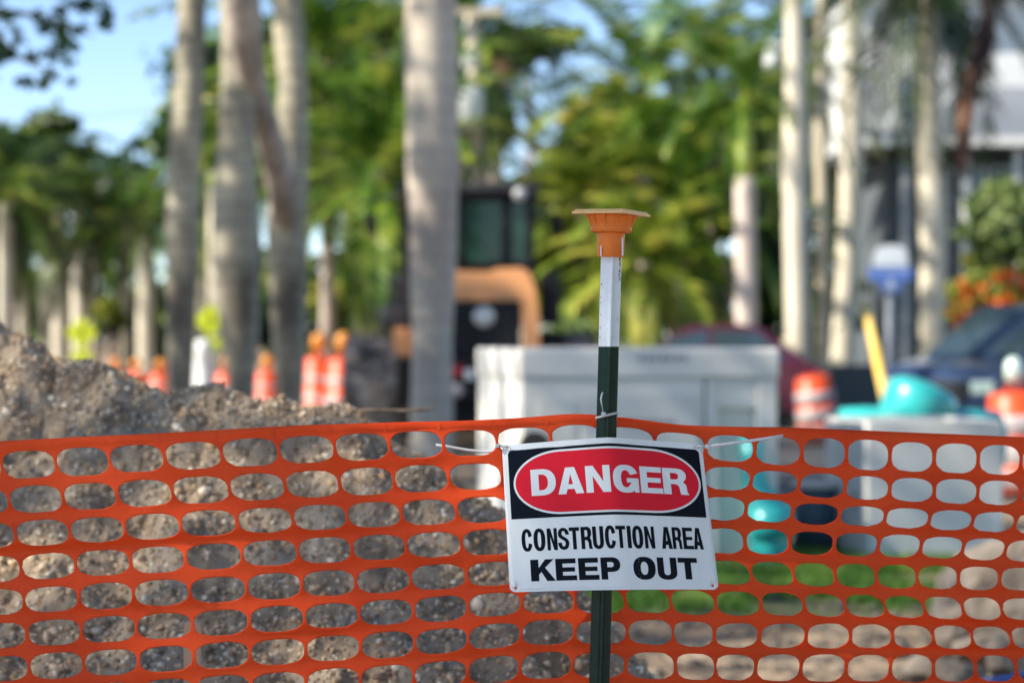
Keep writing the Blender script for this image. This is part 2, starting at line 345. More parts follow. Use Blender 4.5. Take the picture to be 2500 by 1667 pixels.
def Ffence(u, v):                                    # arrays -> pixel positions
    a = np.clip(u + CX, 1, G.shape[1] - 2.001); b = np.clip(v + 2, 1, G.shape[0] - 2.001)
    i = np.floor(a).astype(int); j = np.floor(b).astype(int); fu = (u + CX - i)[:, None]; fv = (v + 2 - j)[:, None]
    i = np.clip(i, 1, G.shape[1] - 3); j = np.clip(j, 1, G.shape[0] - 3); fu = (u + CX - i)[:, None]; fv = (v + 2 - j)[:, None]
    rows_ = [cr(G[j + k, i - 1], G[j + k, i], G[j + k, i + 1], G[j + k, i + 2], fu) for k in (-1, 0, 1, 2)]
    return cr(*rows_, fv)
def fence_world(u, v):
    q = Ffence(u, v); k = (q[:, 0] - 1490) / FPX * 4.1
    sm = np.sqrt(k * k + .0016)
    d = 4.105 + .466 * (k + sm) / 2 - .035 * (sm - k) / 2
    d = d + .016 * vnoise(u * .45 + 7, v * .8, 5) + .008 * vnoise(u * 1.1, v * 1.3 + 3, 6) + .013 * vnoise(u * .22 + 3, v * 2.3, 9) - .0022 * np.cos(2 * np.pi * v) \
        + .010 * np.exp(-((u - 9.3) / .8) ** 2) * np.clip((v - 3.5) / 2, 0, 1)
    return np.stack([(q[:, 0] - 1250) / FPX * d, d, CAMZ - (q[:, 1] - 833.5) / FPX * d], -1)
def build_fence():
    NP = 40
    ang = np.arange(NP) * 2 * np.pi / NP
    ca, sa = np.cos(ang), np.sin(ang)
    def sup(a, b, n): return np.sign(ca) * np.abs(ca) ** (2 / n) * a, np.sign(sa) * np.abs(sa) ** (2 / n) * b
    m = np.maximum(np.abs(ca), np.abs(sa)); sqx, sqy = ca / m * .5, sa / m * .5
    bl = [.385, .372, .372, .37, .372, .372, .37, .378]; br = [.42, .375, .35, .37, .37, .36, .37, .41]
    U, V_, F = [], [], []; n = 0
    for j in range(NR):
        for i in range(-CX + 1, 21 + CX - 2):
            mixr = min(1, max(0, (i - 11) / 4)); b = (bl[j % 8] * (1 - mixr) + br[j % 8] * mixr); a = .468 - .006 * mixr
            b *= 1 + .02 * math.sin(i * 2.1 + j * 1.3); a *= 1 + .006 * math.sin(i * 1.7 + j * 2.3)
            nn = 2.95 if mixr < .5 else 2.75
            hx, hy = sup(a, b, nn)
            hy = hy + .010 * np.cos(hx * np.pi / a / 2) * np.sign(sa)
            cx_, cy_ = i, j
            if j == 0:                               # the cell of the top row reaches up to the selvedge
                sy = np.where(sqy < 0, sqy * 1.4, sqy)
            else: sy = sqy
            rings = [(sqx, sy), (sqx * .4 + hx * .6, sy * .4 + hy * .6), (sqx * .12 + hx * .88, sy * .12 + hy * .88), (hx, hy)]
            for rx, ry in rings: U.append(cx_ + rx); V_.append(cy_ + ry)
            for k in range(3):
                for q in range(NP): F.append((n + k * NP + q, n + k * NP + (q + 1) % NP, n + (k + 1) * NP + (q + 1) % NP, n + (k + 1) * NP + q))
            n += 4 * NP
    U = np.concatenate(U); V_ = np.concatenate(V_)
    W = fence_world(U, V_)
    bm_o = link_mesh('mesh_fence', W, np.array(F), m_fence, True, base=(0.2, 4.15, 0))
    bm = bmesh.new(); bm.from_mesh(bm_o.data); bmesh.ops.remove_doubles(bm, verts=bm.verts, dist=.0012); bmesh.ops.recalc_face_normals(bm, faces=bm.faces)
    bm.to_mesh(bm_o.data); bm.free()
    s = bm_o.modifiers.new('thickness', 'SOLIDIFY'); s.thickness = .0016; s.offset = 0
    tag(bm_o, 'orange plastic safety mesh fence with rounded oblong holes stretched across the foreground', 'fence')
    return bm_o
build_fence()

# ================================================================== POST
LEAN = (1492 - 1463) / (1663 - 630.)
def post_c(sy): return 1492 - (sy - 630) * LEAN
PD = 4.075
pb = P(post_c(833.5 + CAMZ * FPX / PD), 833.5 + CAMZ * FPX / PD, PD); pb.z = 0
post = Thing('fence_post', pb, 'dark green steel post with a white painted top leaning slightly behind the danger notice', 'post')
prof = [(-.0172, -.002), (-.0166, -.0038), (-.012, -.0052), (-.0035, -.0085), (-.0008, -.0135), (.0018, -.0150), (.0042, -.0135), (.0058, -.0085), (.0125, -.0052), (.0166, -.0042), (.0174, -.002), (.0172, .0012), (.004, .0022), (-.004, .0022), (-.0170, .0012)]
def post_seg(y0, y1, k=1.0):
    pts = []
    ys = np.linspace(y0, y1, 6)
    for sy in ys:
        c = P(post_c(sy), sy, PD)
        pts.append([(c.x + a * k, c.y + b * k, c.z) for a, b in prof])
    V = [p for r_ in pts for p in r_]; n = len(prof); F = []
    for i in range(len(ys) - 1):
        for q in range(n): F.append((i * n + q, i * n + (q + 1) % n, (i + 1) * n + (q + 1) % n, (i + 1) * n + q))
    F.append(tuple(range(n))); F.append(tuple((len(ys) - 1) * n + q for q in range(n))[::-1])
    return V, F
ybot = 833.5 + (CAMZ + .25) * FPX / PD
post.part('green_shaft', post_seg(846.2, ybot), m_post_green)
wt = post.part('white_tip', post_seg(560, 845.6), m_white_paint)
# rust and chips on the white tip
gs = []
def fleck(sx, sy, wpx, hpx, dy=-.0105, M=None):
    c = P(sx, sy, PD); k = PD / FPX; n = 9; V = []; a0 = random.random() * 6
    for q in range(n):
        r_ = .75 + .45 * random.random(); an = a0 + 2 * math.pi * q / n
        V.append((c.x + math.cos(an) * wpx * k / 2 * r_, c.y + dy, c.z + math.sin(an) * hpx * k / 2 * r_))
    return V, [tuple(range(n))]
for sx, sy, a, b in [(1513, 633, 4, 10), (1513.5, 644, 3, 14), (1512.5, 662, 3.5, 9), (1511.5, 671, 3, 7), (1513.2, 681, 2.4, 12), (1467.8, 694, 2.5, 5), (1466.9, 726, 2, 4), (1466.6, 739, 2, 3.5), (1466, 768, 1.5, 5), (1464.8, 800, 1.5, 6), (1464.5, 824, 1.5, 7)]:
    gs.append(fleck(sx, sy, a, b, -.0062))
for k in range(16): gs.append(fleck(random.uniform(1470, 1508), random.uniform(650, 842), random.uniform(.8, 1.8), random.uniform(1, 3), -.0155))
for g_ in gs: post.part('rust_spot', g_, m_rust, parent=wt)

# ------------------------------------------------------------------ orange cap
def build_cap():
    k = PD / FPX
    c0 = P(1490.5, 628, PD)           # bottom of the socket
    th = Thing('post_cap', c0, 'orange plastic safety cap with a square top plate on the white tip of the post', 'safety cap')
    tilt = Matrix.Rotation(math.atan(LEAN), 4, 'Y') @ Matrix.Rotation(R(-1.0), 4, 'X')
    zz = lambda px_: px_ * k
    # socket, slightly tapered, open below
    soc = [(.0195, .0), (.0216, .0), (.0222, .001), (.0232, zz(55)), (.0232, zz(61))]
    th.part('socket', lathe(soc, c0, 40, tilt), m_cap, True)
    # inner drum and flare
    f0 = zz(60); f1 = zz(102)
    drum = [(.0232, f0 - .0005), (.0335, f0), (.0345, f0 + .0008), (.0347, f0 + .006), (.0350, f0 + .010), (.0362, f0 + .017), (.0385, f0 + .023), (.0405, f1)]
    th.part('flared_collar', lathe(drum, c0, 48, tilt), m_cap, True)
    fins = []
    for q in range(12):
        a = 2 * math.pi * q / 12 + .19
        poly = [(.0335, f0 + .008), (.0352, f0 + .0075), (.0385, f0 + .018), (.0445, f1 - .0003), (.036, f1 - .0003)]
        fins.append(prism(poly, -.0013, .0013, Matrix.Translation(c0) @ tilt @ Matrix.Rotation(a, 4, 'Z')))
    th.part('rib_ring', join(*fins), m_cap)
    ph = R(31)
    Mp = Matrix.Translation(c0) @ tilt @ Matrix.Translation((.0012, 0, f1)) @ Matrix.Rotation(-ph, 4, 'Z') @ Matrix.Rotation(0, 4, 'Z')
    # plate: near corner right of centre
    Mp = Matrix.Translation(c0) @ tilt @ Matrix.Translation((-.0005, 0, f1)) @ Matrix.Rotation(R(-31), 4, 'Z')
    a = .098
    pl = box((0, 0, .0022), (a, a, .0044), bev=.0011, M=Mp)
    pl2 = box((0, 0, .0060), (a * .925, a * .925, .0034), bev=.001, M=Mp)
    th.part('top_plate', join(pl, pl2), m_capplate)
    sl_ = []
    for sx, y0, y1, wp in [(1518.6, 581, 625, 5.5), (1466.6, 601, 627, 3.2)]:
        c = P(sx, (y0 + y1) / 2, PD); r_ = c.x - c0.x; yy = -math.sqrt(max(.0239 ** 2 - min(abs(r_), .0234) ** 2, 1e-7))
        sl_.append(box((c.x, PD + yy, c.z), (wp * k, .0016, (y1 - y0) * k), rz=math.atan2(r_, -yy), bev=.0004))
    for g_ in sl_: th.part('slot', g_, m_white_paint)
build_cap()

# ================================================================== DANGER SIGN
def sgn_px(s, t):
    L = 1225.5 + 19.5 * t; Rr = 1713 + 42 * t
    x = L + (Rr - L) * s
    e = math.sqrt((s - .535) ** 2 + .0012) - .025
    tp = 1086.5 - 19.5 * (1 - e / .5) if e / .5 < 1 else 1086.5
    bt = 1445 - 6.5 * s - 2.5 * math.sin(math.pi * s)
    return x, tp + (bt - tp) * t
def sgn_d(s, t):
    e = math.sqrt((s - .535) ** 2 + .0006) - .0245
    sl = (.26 * (1 - t) + .10 * t) if s < .535 else (.40 * (1 - t) + .30 * t)
    return 4.044 + e * .356 * sl
def SG(s, t, off=0.0):
    x, y = sgn_px(s, t); return P(x, y, sgn_d(s, t) - off)
ppp = PD / FPX
def flat_to_sign(loopsets, off, name, mat, parent, thing, solid=0.0):
    """loopsets: list of [outer, hole, ...] in (s, t); tessellated, sliced on a grid, bent onto the sheet"""
    bm = bmesh.new()
    for loops in loopsets:
        vs = [bm.verts.new((s, t, 0)) for lp in loops for s, t in lp]
        tri = tessellate_polygon([[Vector((s, t, 0)) for s, t in lp] for lp in loops])
        for a, b, c in tri:
            try: bm.faces.new((vs[a], vs[b], vs[c]))
            except ValueError: pass
    for k in range(1, 40):
        bmesh.ops.bisect_plane(bm, geom=bm.verts[:] + bm.edges[:] + bm.faces[:], plane_co=(k / 40, 0, 0), plane_no=(1, 0, 0), dist=1e-6)
    for k in range(1, 10):
        bmesh.ops.bisect_plane(bm, geom=bm.verts[:] + bm.edges[:] + bm.faces[:], plane_co=(0, k / 10, 0), plane_no=(0, 1, 0), dist=1e-6)
    bm.verts.index_update()
    V = [tuple(SG(v.co.x, v.co.y, off)) for v in bm.verts]
    F = [tuple(v.index for v in f.verts) for f in bm.faces]; bm.free()
    o = thing.part(name, (V, F), mat, False, parent)
    bm = bmesh.new(); bm.from_mesh(o.data); bmesh.ops.recalc_face_normals(bm, faces=bm.faces)
    # all facing the camera
    for f in bm.faces:
        if f.normal.y > 0: f.normal_flip()
        f.smooth = True
    bm.to_mesh(o.data); bm.free()
    if solid:
        sm = o.modifiers.new('thickness', 'SOLIDIFY'); sm.thickness = solid; sm.offset = 0
    return o
def rrect(s0, t0, s1, t1, rs, rt, corners=(1, 1, 1, 1), n=7):
    pts = []
    for (cx, cy, a0), on in zip([(s1 - rs, t0 + rt, -90), (s1 - rs, t1 - rt, 0), (s0 + rs, t1 - rt, 90), (s0 + rs, t0 + rt, 180)], corners):
        if on:
            for k in range(n + 1):
                a = R(a0 + 90 * k / n); pts.append((cx + rs * math.cos(a), cy + rt * math.sin(a)))
        else:
            a = R(a0 + 45); pts.append((cx + math.copysign(rs, math.cos(a)), cy + math.copysign(rt, math.sin(a))))
    return pts
def circ(s, t, rs, rt, n=18): return [(s + rs * math.cos(2 * math.pi * k / n), t + rt * math.sin(2 * math.pi * k / n)) for k in range(n)]
def stad(s0, t0, s1, t1, rs, n=26):
    tm = (t0 + t1) / 2; rt = (t1 - t0) / 2; pts = []
    for k in range(n + 1):
        a = R(-90 + 180 * k / n); pts.append((s1 - rs + rs * math.cos(a), tm + rt * math.sin(a)))
    for k in range(n + 1):
        a = R(90 + 180 * k / n); pts.append((s0 + rs + rs * math.cos(a), tm + rt * math.sin(a)))
    return pts
# --- letter shapes in a unit box, y up
def se(cx, cy, a, b, n, a0, a1, k=20):
    out = []
    for i in range(k + 1):
        an = R(a0 + (a1 - a0) * i / k); c, s = math.cos(an), math.sin(an)
        out.append((cx + math.copysign(abs(c) ** (2 / n) * a, c), cy + math.copysign(abs(s) ** (2 / n) * b, s)))
    return out
def glyph(ch, w, h):
    e = 2.35
    if ch == 'I': return [[[(0, 0), (1, 0), (1, 1), (0, 1)]]]
    if ch == 'E': return [[[(0, 0), (1, 0), (1, h), (w, h), (w, .5 - h * .45), (.93, .5 - h * .45), (.93, .5 + h * .45), (w, .5 + h * .45), (w, 1 - h), (.98, 1 - h), (.98, 1), (0, 1)]]]
    if ch == 'T': return [[[(.5 - w / 2, 0), (.5 + w / 2, 0), (.5 + w / 2, 1 - h), (1, 1 - h), (1, 1), (0, 1), (0, 1 - h), (.5 - w / 2, 1 - h)]]]
    if ch == 'N': return [[[(0, 0), (w * .92, 0), (w * .92, .62), (1 - w, 0), (1, 0), (1, 1), (1 - w * .92, 1), (1 - w * .92, .40), (w, 1), (0, 1)]]]
    if ch == 'K': return [[[(0, 0), (w, 0), (w, .30), (w * 1.32, .43), (.66, 0), (1.02, 0), (.60, .62), (.98, 1), (.62, 1), (w, .60), (w, 1), (0, 1)]]]
    if ch == 'A': return [[[(0, 0), (w * .98, 0), (w * .98 + .055, .18), (.945 - w * .98, .18), (1 - w * .98, 0), (1, 0), (.5 + w * .56, 1), (.5 - w * .56, 1)],
                           [(w * .98 + .10, .36), (.90 - w * .98, .36), (.5, .76)]]]
    if ch == 'D': return [[[(0, 0)] + [(.42, 0)] + se(.42, .5, .58, .5, e, -90, 90)[1:-1] + [(.42, 1), (0, 1)],
                           [(w, h)] + [(.42, h)] + se(.42, .5, .58 - w, .5 - h, e, -90, 90)[1:-1] + [(.42, 1 - h), (w, 1 - h)]]]
    if ch == 'P': return [[[(0, 0), (w, 0), (w, .34)] + [(.55, .34)] + se(.55, .67, .45, .33, e, -90, 90)[1:-1] + [(.55, 1), (0, 1)],
                           [(w, .34 + h * .95), (.52, .34 + h * .95)] + se(.52, .67, .48 - w, .33 - h * .95, e, -90, 90)[1:-1] + [(.52, 1 - h * .95), (w, 1 - h * .95)]]]
    if ch == 'R': return [[[(0, 0), (w, 0), (w, .40), (.45, .40)] + se(.45, .22, .22, .18, 2.2, 90, 10, 6)[1:] + [(.69, .06), (.72, 0), (1.04, 0), (1.04, .03), (.98, .10)] + [(.97, .30)] + se(.72, .30, .25, .19, 2.1, 0, 62, 5)[1:]
                           + se(.55, .73, .43, .27, e, -52, 90)[1:-1] + [(.55, 1), (0, 1)],
                           [(w, .40 + h * .9), (.5, .40 + h * .9)] + se(.5, .70 , .47 - w, .30 - h * .9, e, -90, 90)[1:-1] + [(.5, 1 - h * .9), (w, 1 - h * .9)]]]
    if ch == 'O': return [[se(.5, .5, .5, .52, e, 0, 360, 48)[:-1], se(.5, .5, .5 - w, .52 - h, e, 0, 360, 48)[:-1]]]
    if ch == 'U': return [[[(0, 1), (0, .36)] + se(.5, .34, .5, .36, e, 180, 360, 24)[1:-1] + [(1, .36), (1, 1), (1 - w, 1), (1 - w, .36)] + se(.5, .34, .5 - w, .36 - h * .95, e, 360, 180, 24)[1:-1] + [(w, .36), (w, 1)]]]
    if ch == 'C': return [[se(.5, .5, .5, .52, e, 18, 342, 44) + [(1 - w, .37)] + se(.5, .5, .5 - w, .52 - h, e, 325, 35, 36) + [(1 - w, .63)]]]
    if ch == 'G': return [[se(.5, .5, .5, .52, e, 22, 312, 40) + [(.80, .10), (.83, 0), (1.0, 0), (1.0, .53), (.54, .53), (.54, .36), (.74, .36)] + se(.5, .5, .5 - w, .52 - h, e, 318, 35, 36) + [(1 - w * .95, .65)]]]
    if ch == 'S':
        ctr = [(.855, .68), (.84, .77), (.72, .88), (.5, .925), (.29, .885), (.175, .77), (.20, .645), (.36, .56), (.62, .48), (.80, .39), (.835, .26), (.72, .12), (.5, .075), (.27, .12), (.165, .24), (.150, .33)]
        # smooth the centre line, then offset
        pts = []
        for i in range(len(ctr) - 1):
            p0, p1, p2, p3 = ctr[max(i - 1, 0)], ctr[i], ctr[i + 1], ctr[min(i + 2, len(ctr) - 1)]
            for k in range(4):
                t = k / 4; pts.append(tuple(.5 * ((2 * p1[c]) + (-p0[c] + p2[c]) * t + (2 * p0[c] - 5 * p1[c] + 4 * p2[c] - p3[c]) * t * t + (-p0[c] + 3 * p1[c] - 3 * p2[c] + p3[c]) * t ** 3) for c in range(2)))
        pts.append(ctr[-1]); A, B = [], []
        for i, p in enumerate(pts):
            q0, q1 = pts[max(i - 1, 0)], pts[min(i + 1, len(pts) - 1)]
            dx, dy = (q1[0] - q0[0]), (q1[1] - q0[1]) * 2.1; L = math.hypot(dx, dy); nx, ny = -dy / L, dx / L
            A.append((p[0] + nx * w * .49, p[1] + ny * h * .46)); B.append((p[0] - nx * w * .49, p[1] - ny * h * .46))
        return [[A + B[::-1]]]
def word(letters, t0, t1, w, h):
    out = []
    for ch, s0, s1 in letters:
        ww, hh = (w, h)
        for loops in glyph(ch, ww, hh):
            out.append([[(s0 + x * (s1 - s0), t1 - y * (t1 - t0)) for x, y in lp] for lp in loops])
    return out
def build_sign():
    sb = SG(.5, 1.0); th = Thing('danger_sign', sb, 'white black and red DANGER CONSTRUCTION AREA KEEP OUT notice tied to the orange mesh', 'sign')
    hs = [circ(.029, .973, .0068, .0095), circ(.973, .973, .0068, .0095), circ(.031, .028, .0068, .0095), circ(.969, .028, .0068, .0095)]
    sh = flat_to_sign([[rrect(0, 0, 1, 1, .028, .036)] + hs], 0, 'sign_sheet', m_sheet, None, th, .0007)
    flat_to_sign([[rrect(.0265, .040, .981, .506, .02, .03, (1, 0, 0, 1))]], .0007, 'black_panel', m_black, sh, th)
    flat_to_sign([[stad(.047, .057, .972, .487, .235)]], .0010, 'white_outline', m_sheet, sh, th)
    flat_to_sign([[stad(.0565, .0705, .9625, .4735, .227)]], .0013, 'red_oval', m_red, sh, th)
    D = [('D', .133, .255), ('A', .2645, .392), ('N', .404, .525), ('G', .539, .664), ('E', .674, .782), ('R', .786, .904)]
    flat_to_sign(word(D, .180, .356, .315, .20), .0016, 'lettering', m_sheet, sh, th)
    Cn = [('C', .070, .122), ('O', .128, .1855), ('N', .194, .2435), ('S', .248, .3), ('T', .302, .3525), ('R', .359, .411), ('U', .4155, .469), ('C', .4755, .528), ('T', .529, .577), ('I', .5835, .603), ('O', .6085, .661), ('N', .668, .7165),
          ('A', .749, .801), ('R', .803, .848), ('E', .854, .9035), ('A', .904, .951)]
    for W_ in (Cn[:12], Cn[12:]): flat_to_sign(word(W_, .579, .726, .35, .165), .0007, 'lettering', m_black, sh, th)
    K = [('K', .1055, .2216), ('E', .226, .326), ('E', .336, .434), ('P', .444, .538), ('O', .6005, .707), ('U', .7166, .810), ('T', .817, .910)]
    for W_ in (K[:4], K[4:]): flat_to_sign(word(W_, .785, .931, .335, .225), .0007, 'lettering', m_black, sh, th)
    # chips and drips: small scratches by the G and O
    sc = []
    rr = random.Random(3)
    for k in range(18):
        s = .667 + rr.uniform(-.004, .004); t = .22 + .13 * rr.random(); sc.append([[(s, t), (s + .0015, t + .001), (s + .001, t + .01 * rr.random() + .003)]])
    flat_to_sign(sc, .0019, 'scratch_mark', m_scuff, sh, th); sc = []
    for k in range(16):
        s = .628 + rr.uniform(-.004, .003); t = .79 + .13 * rr.random(); sc.append([[(s, t), (s + .0013, t + .001), (s + .001, t + .006)]])
    flat_to_sign(sc, .0019, 'scratch_mark', m_scuff, sh, th)
build_sign()

# ================================================================== ZIP TIES
def strap(pts, wid, thk=.0012, up=None):
    """flat band along pts; wid in the vertical/up direction"""
    pts = [Vector(p) for p in pts]; V, F = [], []
    for i, p in enumerate(pts):
        t = (pts[min(i + 1, len(pts) - 1)] - pts[max(i - 1, 0)]).normalized()
        u = Vector(up) if up else Vector((0, 0, 1)); u = (u - t * u.dot(t))
        if u.length < 1e-4: u = Vector((1, 0, 0))
        u.normalize(); n = t.cross(u)
        ww = wid if not hasattr(wid, '__len__') else wid[i]
        for a, b in ((-1, -1), (1, -1), (1, 1), (-1, 1)): V.append(tuple(p + u * a * ww / 2 + n * b * thk / 2))
    for i in range(len(pts) - 1):
        for q in range(4): F.append((i * 4 + q, i * 4 + (q + 1) % 4, (i + 1) * 4 + (q + 1) % 4, (i + 1) * 4 + q))
    F += [(3, 2, 1, 0), tuple(len(pts) * 4 - 4 + q for q in range(4))]
    return V, F
def ties():
    # round the post
    zt = Thing('zip_tie', P(1480, 1014, PD), 'small white zip tie looped round the green post above the notice', 'zip tie')
    loop = []
    for k in range(25):
        a = 2 * math.pi * k / 24
        sx = 1481 + 27 * math.cos(a); dep = PD + .006 - .024 * math.sin(a)
        sy = 1013.5 - 6.5 * math.cos(a) + (0 if math.sin(a) > 0 else 3)
        loop.append(P(sx, sy, dep))
    zt.part('strap', strap(loop, .0038), m_tip, True)
    zt.part('lock_head', box(P(1473.5, 1010, PD - .0185), (.0072, .005, .0062), bev=.001), m_tip)
    zt.part('strap_tail', strap([P(1472, 1006, PD - .020), P(1470, 992, PD - .024), P(1467, 975, PD - .028), P(1468.5, 966, PD - .027), P(1471.5, 957, PD - .025)], [.0016, .0016, .003, .0032, .0026], up=(1, 0, 0)), m_tip, True)
    # left of the sign
    d0 = sgn_d(.03, .03)
    zl = Thing('zip_tie', P(1238, 1095, d0), 'white zip tie at the upper left corner of the danger notice, tail behind the mesh', 'zip tie')
    zl.part('strap', strap([P(1241, 1096, d0 + .004), P(1239.5, 1091, d0 - .004), P(1232, 1090, d0 - .004), P(1218, 1087.5, d0 - .001), P(1210, 1087, 4.10)], .0036), m_tip, True)
    zl.part('lock_head', box(P(1214, 1087.5, d0 - .003), (.007, .005, .0065), bev=.001), m_tip)
    zl.part('strap_tail', strap([P(1212, 1090, 4.10), P(1206, 1101, 4.135), P(1180, 1102.5, 4.145), P(1140, 1098, 4.15), P(1095, 1090, 4.155), P(1064, 1085.5, 4.16)], .0048, .0012), m_tip, True)
    d1 = sgn_d(.97, .03)
    zr = Thing('zip_tie', P(1705, 1090, d1), 'white zip tie at the upper right corner of the danger notice, tail pointing up', 'zip tie')
    zr.part('strap', strap([P(1704, 1097, d1 + .004), P(1703.5, 1088, d1 - .005), P(1710, 1089, d1 - .007), P(1722, 1090, d1 - .006)], .0036), m_tip, True)
    zr.part('lock_head', box(P(1727, 1089.5, d1 - .006), (.0085, .0055, .007), bev=.001), m_tip)
    zr.part('strap_tail', strap([P(1728, 1090, d1 - .006), P(1760, 1085, d1 - .012), P(1812, 1078.5, d1 - .02), P(1865, 1071, d1 - .028), P(1912, 1063, d1 - .036)], .0050, .0012), m_tip, True)
ties()

# ================================================================== GRAVEL MOUND
crest_px = [(-700, 560), (-350, 640), (-120, 720), (0, 786), (25, 818), (90, 832), (155, 869), (253, 894), (311, 923), (343, 936), (423, 962), (466, 947), (542, 948), (568, 966), (629, 993), (705, 997), (741, 1008), (850, 1012), (905, 1040), (953, 1078), (1004, 1108), (1090, 1160), (1150, 1222), (1217, 1268), (1330, 1372), (1412, 1440), (1490, 1502), (1530, 1560), (1575, 1602), (1640, 1682), (1800, 1900), (2000, 2200), (2150, 2420)]
cp = np.array(crest_px, float)
cd = 6.35 - (cp[:, 0]) / 1640 * 1.0
cxw = (cp[:, 0] - 1250) / FPX * cd; czw = CAMZ - (cp[:, 1] - 833.5) / FPX * cd - .012
def mound_h(x, y):
    zc = np.interp(x, cxw, czw); yc = np.interp(x, cxw, cd)
    yc = yc + .10 * vnoise(x * 2.2, y * 0, 21)
    front = (yc - y); sl = .72
    h = np.where(front > 0, zc - sl * np.sqrt(front ** 2 + .004) + .045, zc - .78 * np.sqrt(front ** 2 + .002) + .035)
    mask = np.clip(np.abs(front) / .12, 0.1, 1)
    lump = .12 * vnoise(x * 2.6, y * 2.6, 11) + .065 * vnoise(x * 7, y * 7, 12) + .05 * vnoise(x * 19, y * 19, 13) + .024 * vnoise(x * 50, y * 50, 14) + .009 * vnoise(x * 120, y * 120, 15)
    h = h + lump * (.35 + .65 * mask)
    return h
def build_mound():
    xs = np.arange(-2.9, 1.5, .011); ys = np.arange(3.9, 8.4, .013)
    gx, gy = np.meshgrid(xs, ys); gz = mound_h(gx, gy); ny, nx = gx.shape
    idx = np.arange(nx * ny).reshape(ny, nx)
    keep = (np.maximum.reduce([gz[:-1, :-1], gz[1:, :-1], gz[:-1, 1:], gz[1:, 1:]]) > -.03)
    F = np.stack([idx[:-1, :-1], idx[:-1, 1:], idx[1:, 1:], idx[1:, :-1]], -1)[keep]
    V = np.stack([gx, gy, gz], -1).reshape(-1, 3)
    used = np.unique(F); remap = -np.ones(len(V), int); remap[used] = np.arange(len(used)); V = V[used]; F = remap[F]
    # stones
    n = 150000
    sx = rng.uniform(-2.7, 1.25, n); sy = rng.uniform(4.35, 6.8, n); hz = mound_h(sx, sy)
    ok = hz > -.01; yc = np.interp(sx, cxw, cd); ok &= sy < yc + .35; sx, sy, hz = sx[ok], sy[ok], hz[ok]; n = len(sx)
    rad = np.clip(np.exp(rng.normal(-5.5, .42, n)), .0024, .016); big = rng.random(n) < .0003; rad[big] = rng.uniform(.016, .036, big.sum())
    phi = (1 + 5 ** .5) / 2
    ico = np.array([(-1, phi, 0), (1, phi, 0), (-1, -phi, 0), (1, -phi, 0), (0, -1, phi), (0, 1, phi), (0, -1, -phi), (0, 1, -phi), (phi, 0, -1), (phi, 0, 1), (-phi, 0, -1), (-phi, 0, 1)]) / 1.9
    ifc = np.array([(0, 11, 5), (0, 5, 1), (0, 1, 7), (0, 7, 10), (0, 10, 11), (1, 5, 9), (5, 11, 4), (11, 10, 2), (10, 7, 6), (7, 1, 8), (3, 9, 4), (3, 4, 2), (3, 2, 6), (3, 6, 8), (3, 8, 9), (4, 9, 5), (2, 4, 11), (6, 2, 10), (8, 6, 7), (9, 8, 1)])
    sc = rng.uniform(.55, 1.15, (n, 1, 3)); jit = 1 + rng.normal(0, .2, (n, 12, 1))
    q = rng.normal(size=(n, 4)); q /= np.linalg.norm(q, axis=1, keepdims=True); a, b, c, d = q.T
    RM = np.stack([np.stack([1 - 2 * (c * c + d * d), 2 * (b * c - a * d), 2 * (b * d + a * c)], -1), np.stack([2 * (b * c + a * d), 1 - 2 * (b * b + d * d), 2 * (c * d - a * b)], -1), np.stack([2 * (b * d - a * c), 2 * (c * d + a * b), 1 - 2 * (b * b + c * c)], -1)], -2)
    SV = (ico[None] * sc * jit) @ RM.transpose(0, 2, 1) * rad[:, None, None] + np.stack([sx, sy, hz + rad * .15], -1)[:, None]
    SF = (ifc[None] + (np.arange(n) * 12)[:, None, None]).reshape(-1, 3) + len(V)
    # one mesh: base triangulated
    Ft = np.concatenate([F[:, [0, 1, 2]], F[:, [0, 2, 3]]]); allV = np.concatenate([V, SV.reshape(-1, 3)]); allF = np.concatenate([Ft, SF])
    o = link_mesh('gravel_mound', allV, allF, None, False, base=(-1.0, 5.4, 0))
    # real stone colours
    pal = 1.38 * np.array([1.16, 1.0, .78]) * np.array([(.30, .25, .20), (.22, .18, .145), (.40, .35, .29), (.16, .13, .11), (.52, .49, .45), (.62, .61, .60), (.42, .32, .20), (.26, .26, .27), (.34, .20, .12)])
    pk = rng.choice(len(pal), n, p=[.26, .24, .16, .12, .07, .03, .05, .05, .02]); pk[big] = rng.choice([0, 1, 3], big.sum()); colr = pal[pk] * rng.uniform(.8, 1.2, (n, 1))
    bn = vnoise(V[:, 0] * 14, V[:, 1] * 14, 31) + .6 * vnoise(V[:, 0] * 60, V[:, 1] * 60, 32); bn = np.clip(bn + .5, 0, 1)[:, None]
    bc = np.array([(.19, .138, .09)]) * (1 - bn) + np.array([(.48, .375, .26)]) * bn
    vc = np.concatenate([bc, np.repeat(colr, 12, 0)]); vc = np.concatenate([np.clip(vc, 0, 1), np.ones((len(vc), 1))], 1)
    at = o.data.color_attributes.new('stone', 'FLOAT_COLOR', 'POINT'); at.data.foreach_set('color', vc.astype(np.float32).ravel())
    m = M_('gravel', (.3, .25, .2), rough=.9, bump=.35, bscale=220, spec=.25, bdist=.004); NN, LL = m.node_tree.nodes, m.node_tree.links
    an = NN.new('ShaderNodeAttribute'); an.attribute_name = 'stone'; LL.new(an.outputs['Color'], NN['Principled BSDF'].inputs['Base Color']); o.data.materials.append(m)
    tag(o, 'heap of brown crushed gravel and dirt behind the orange mesh', 'gravel heap', kind='stuff')
build_mound()
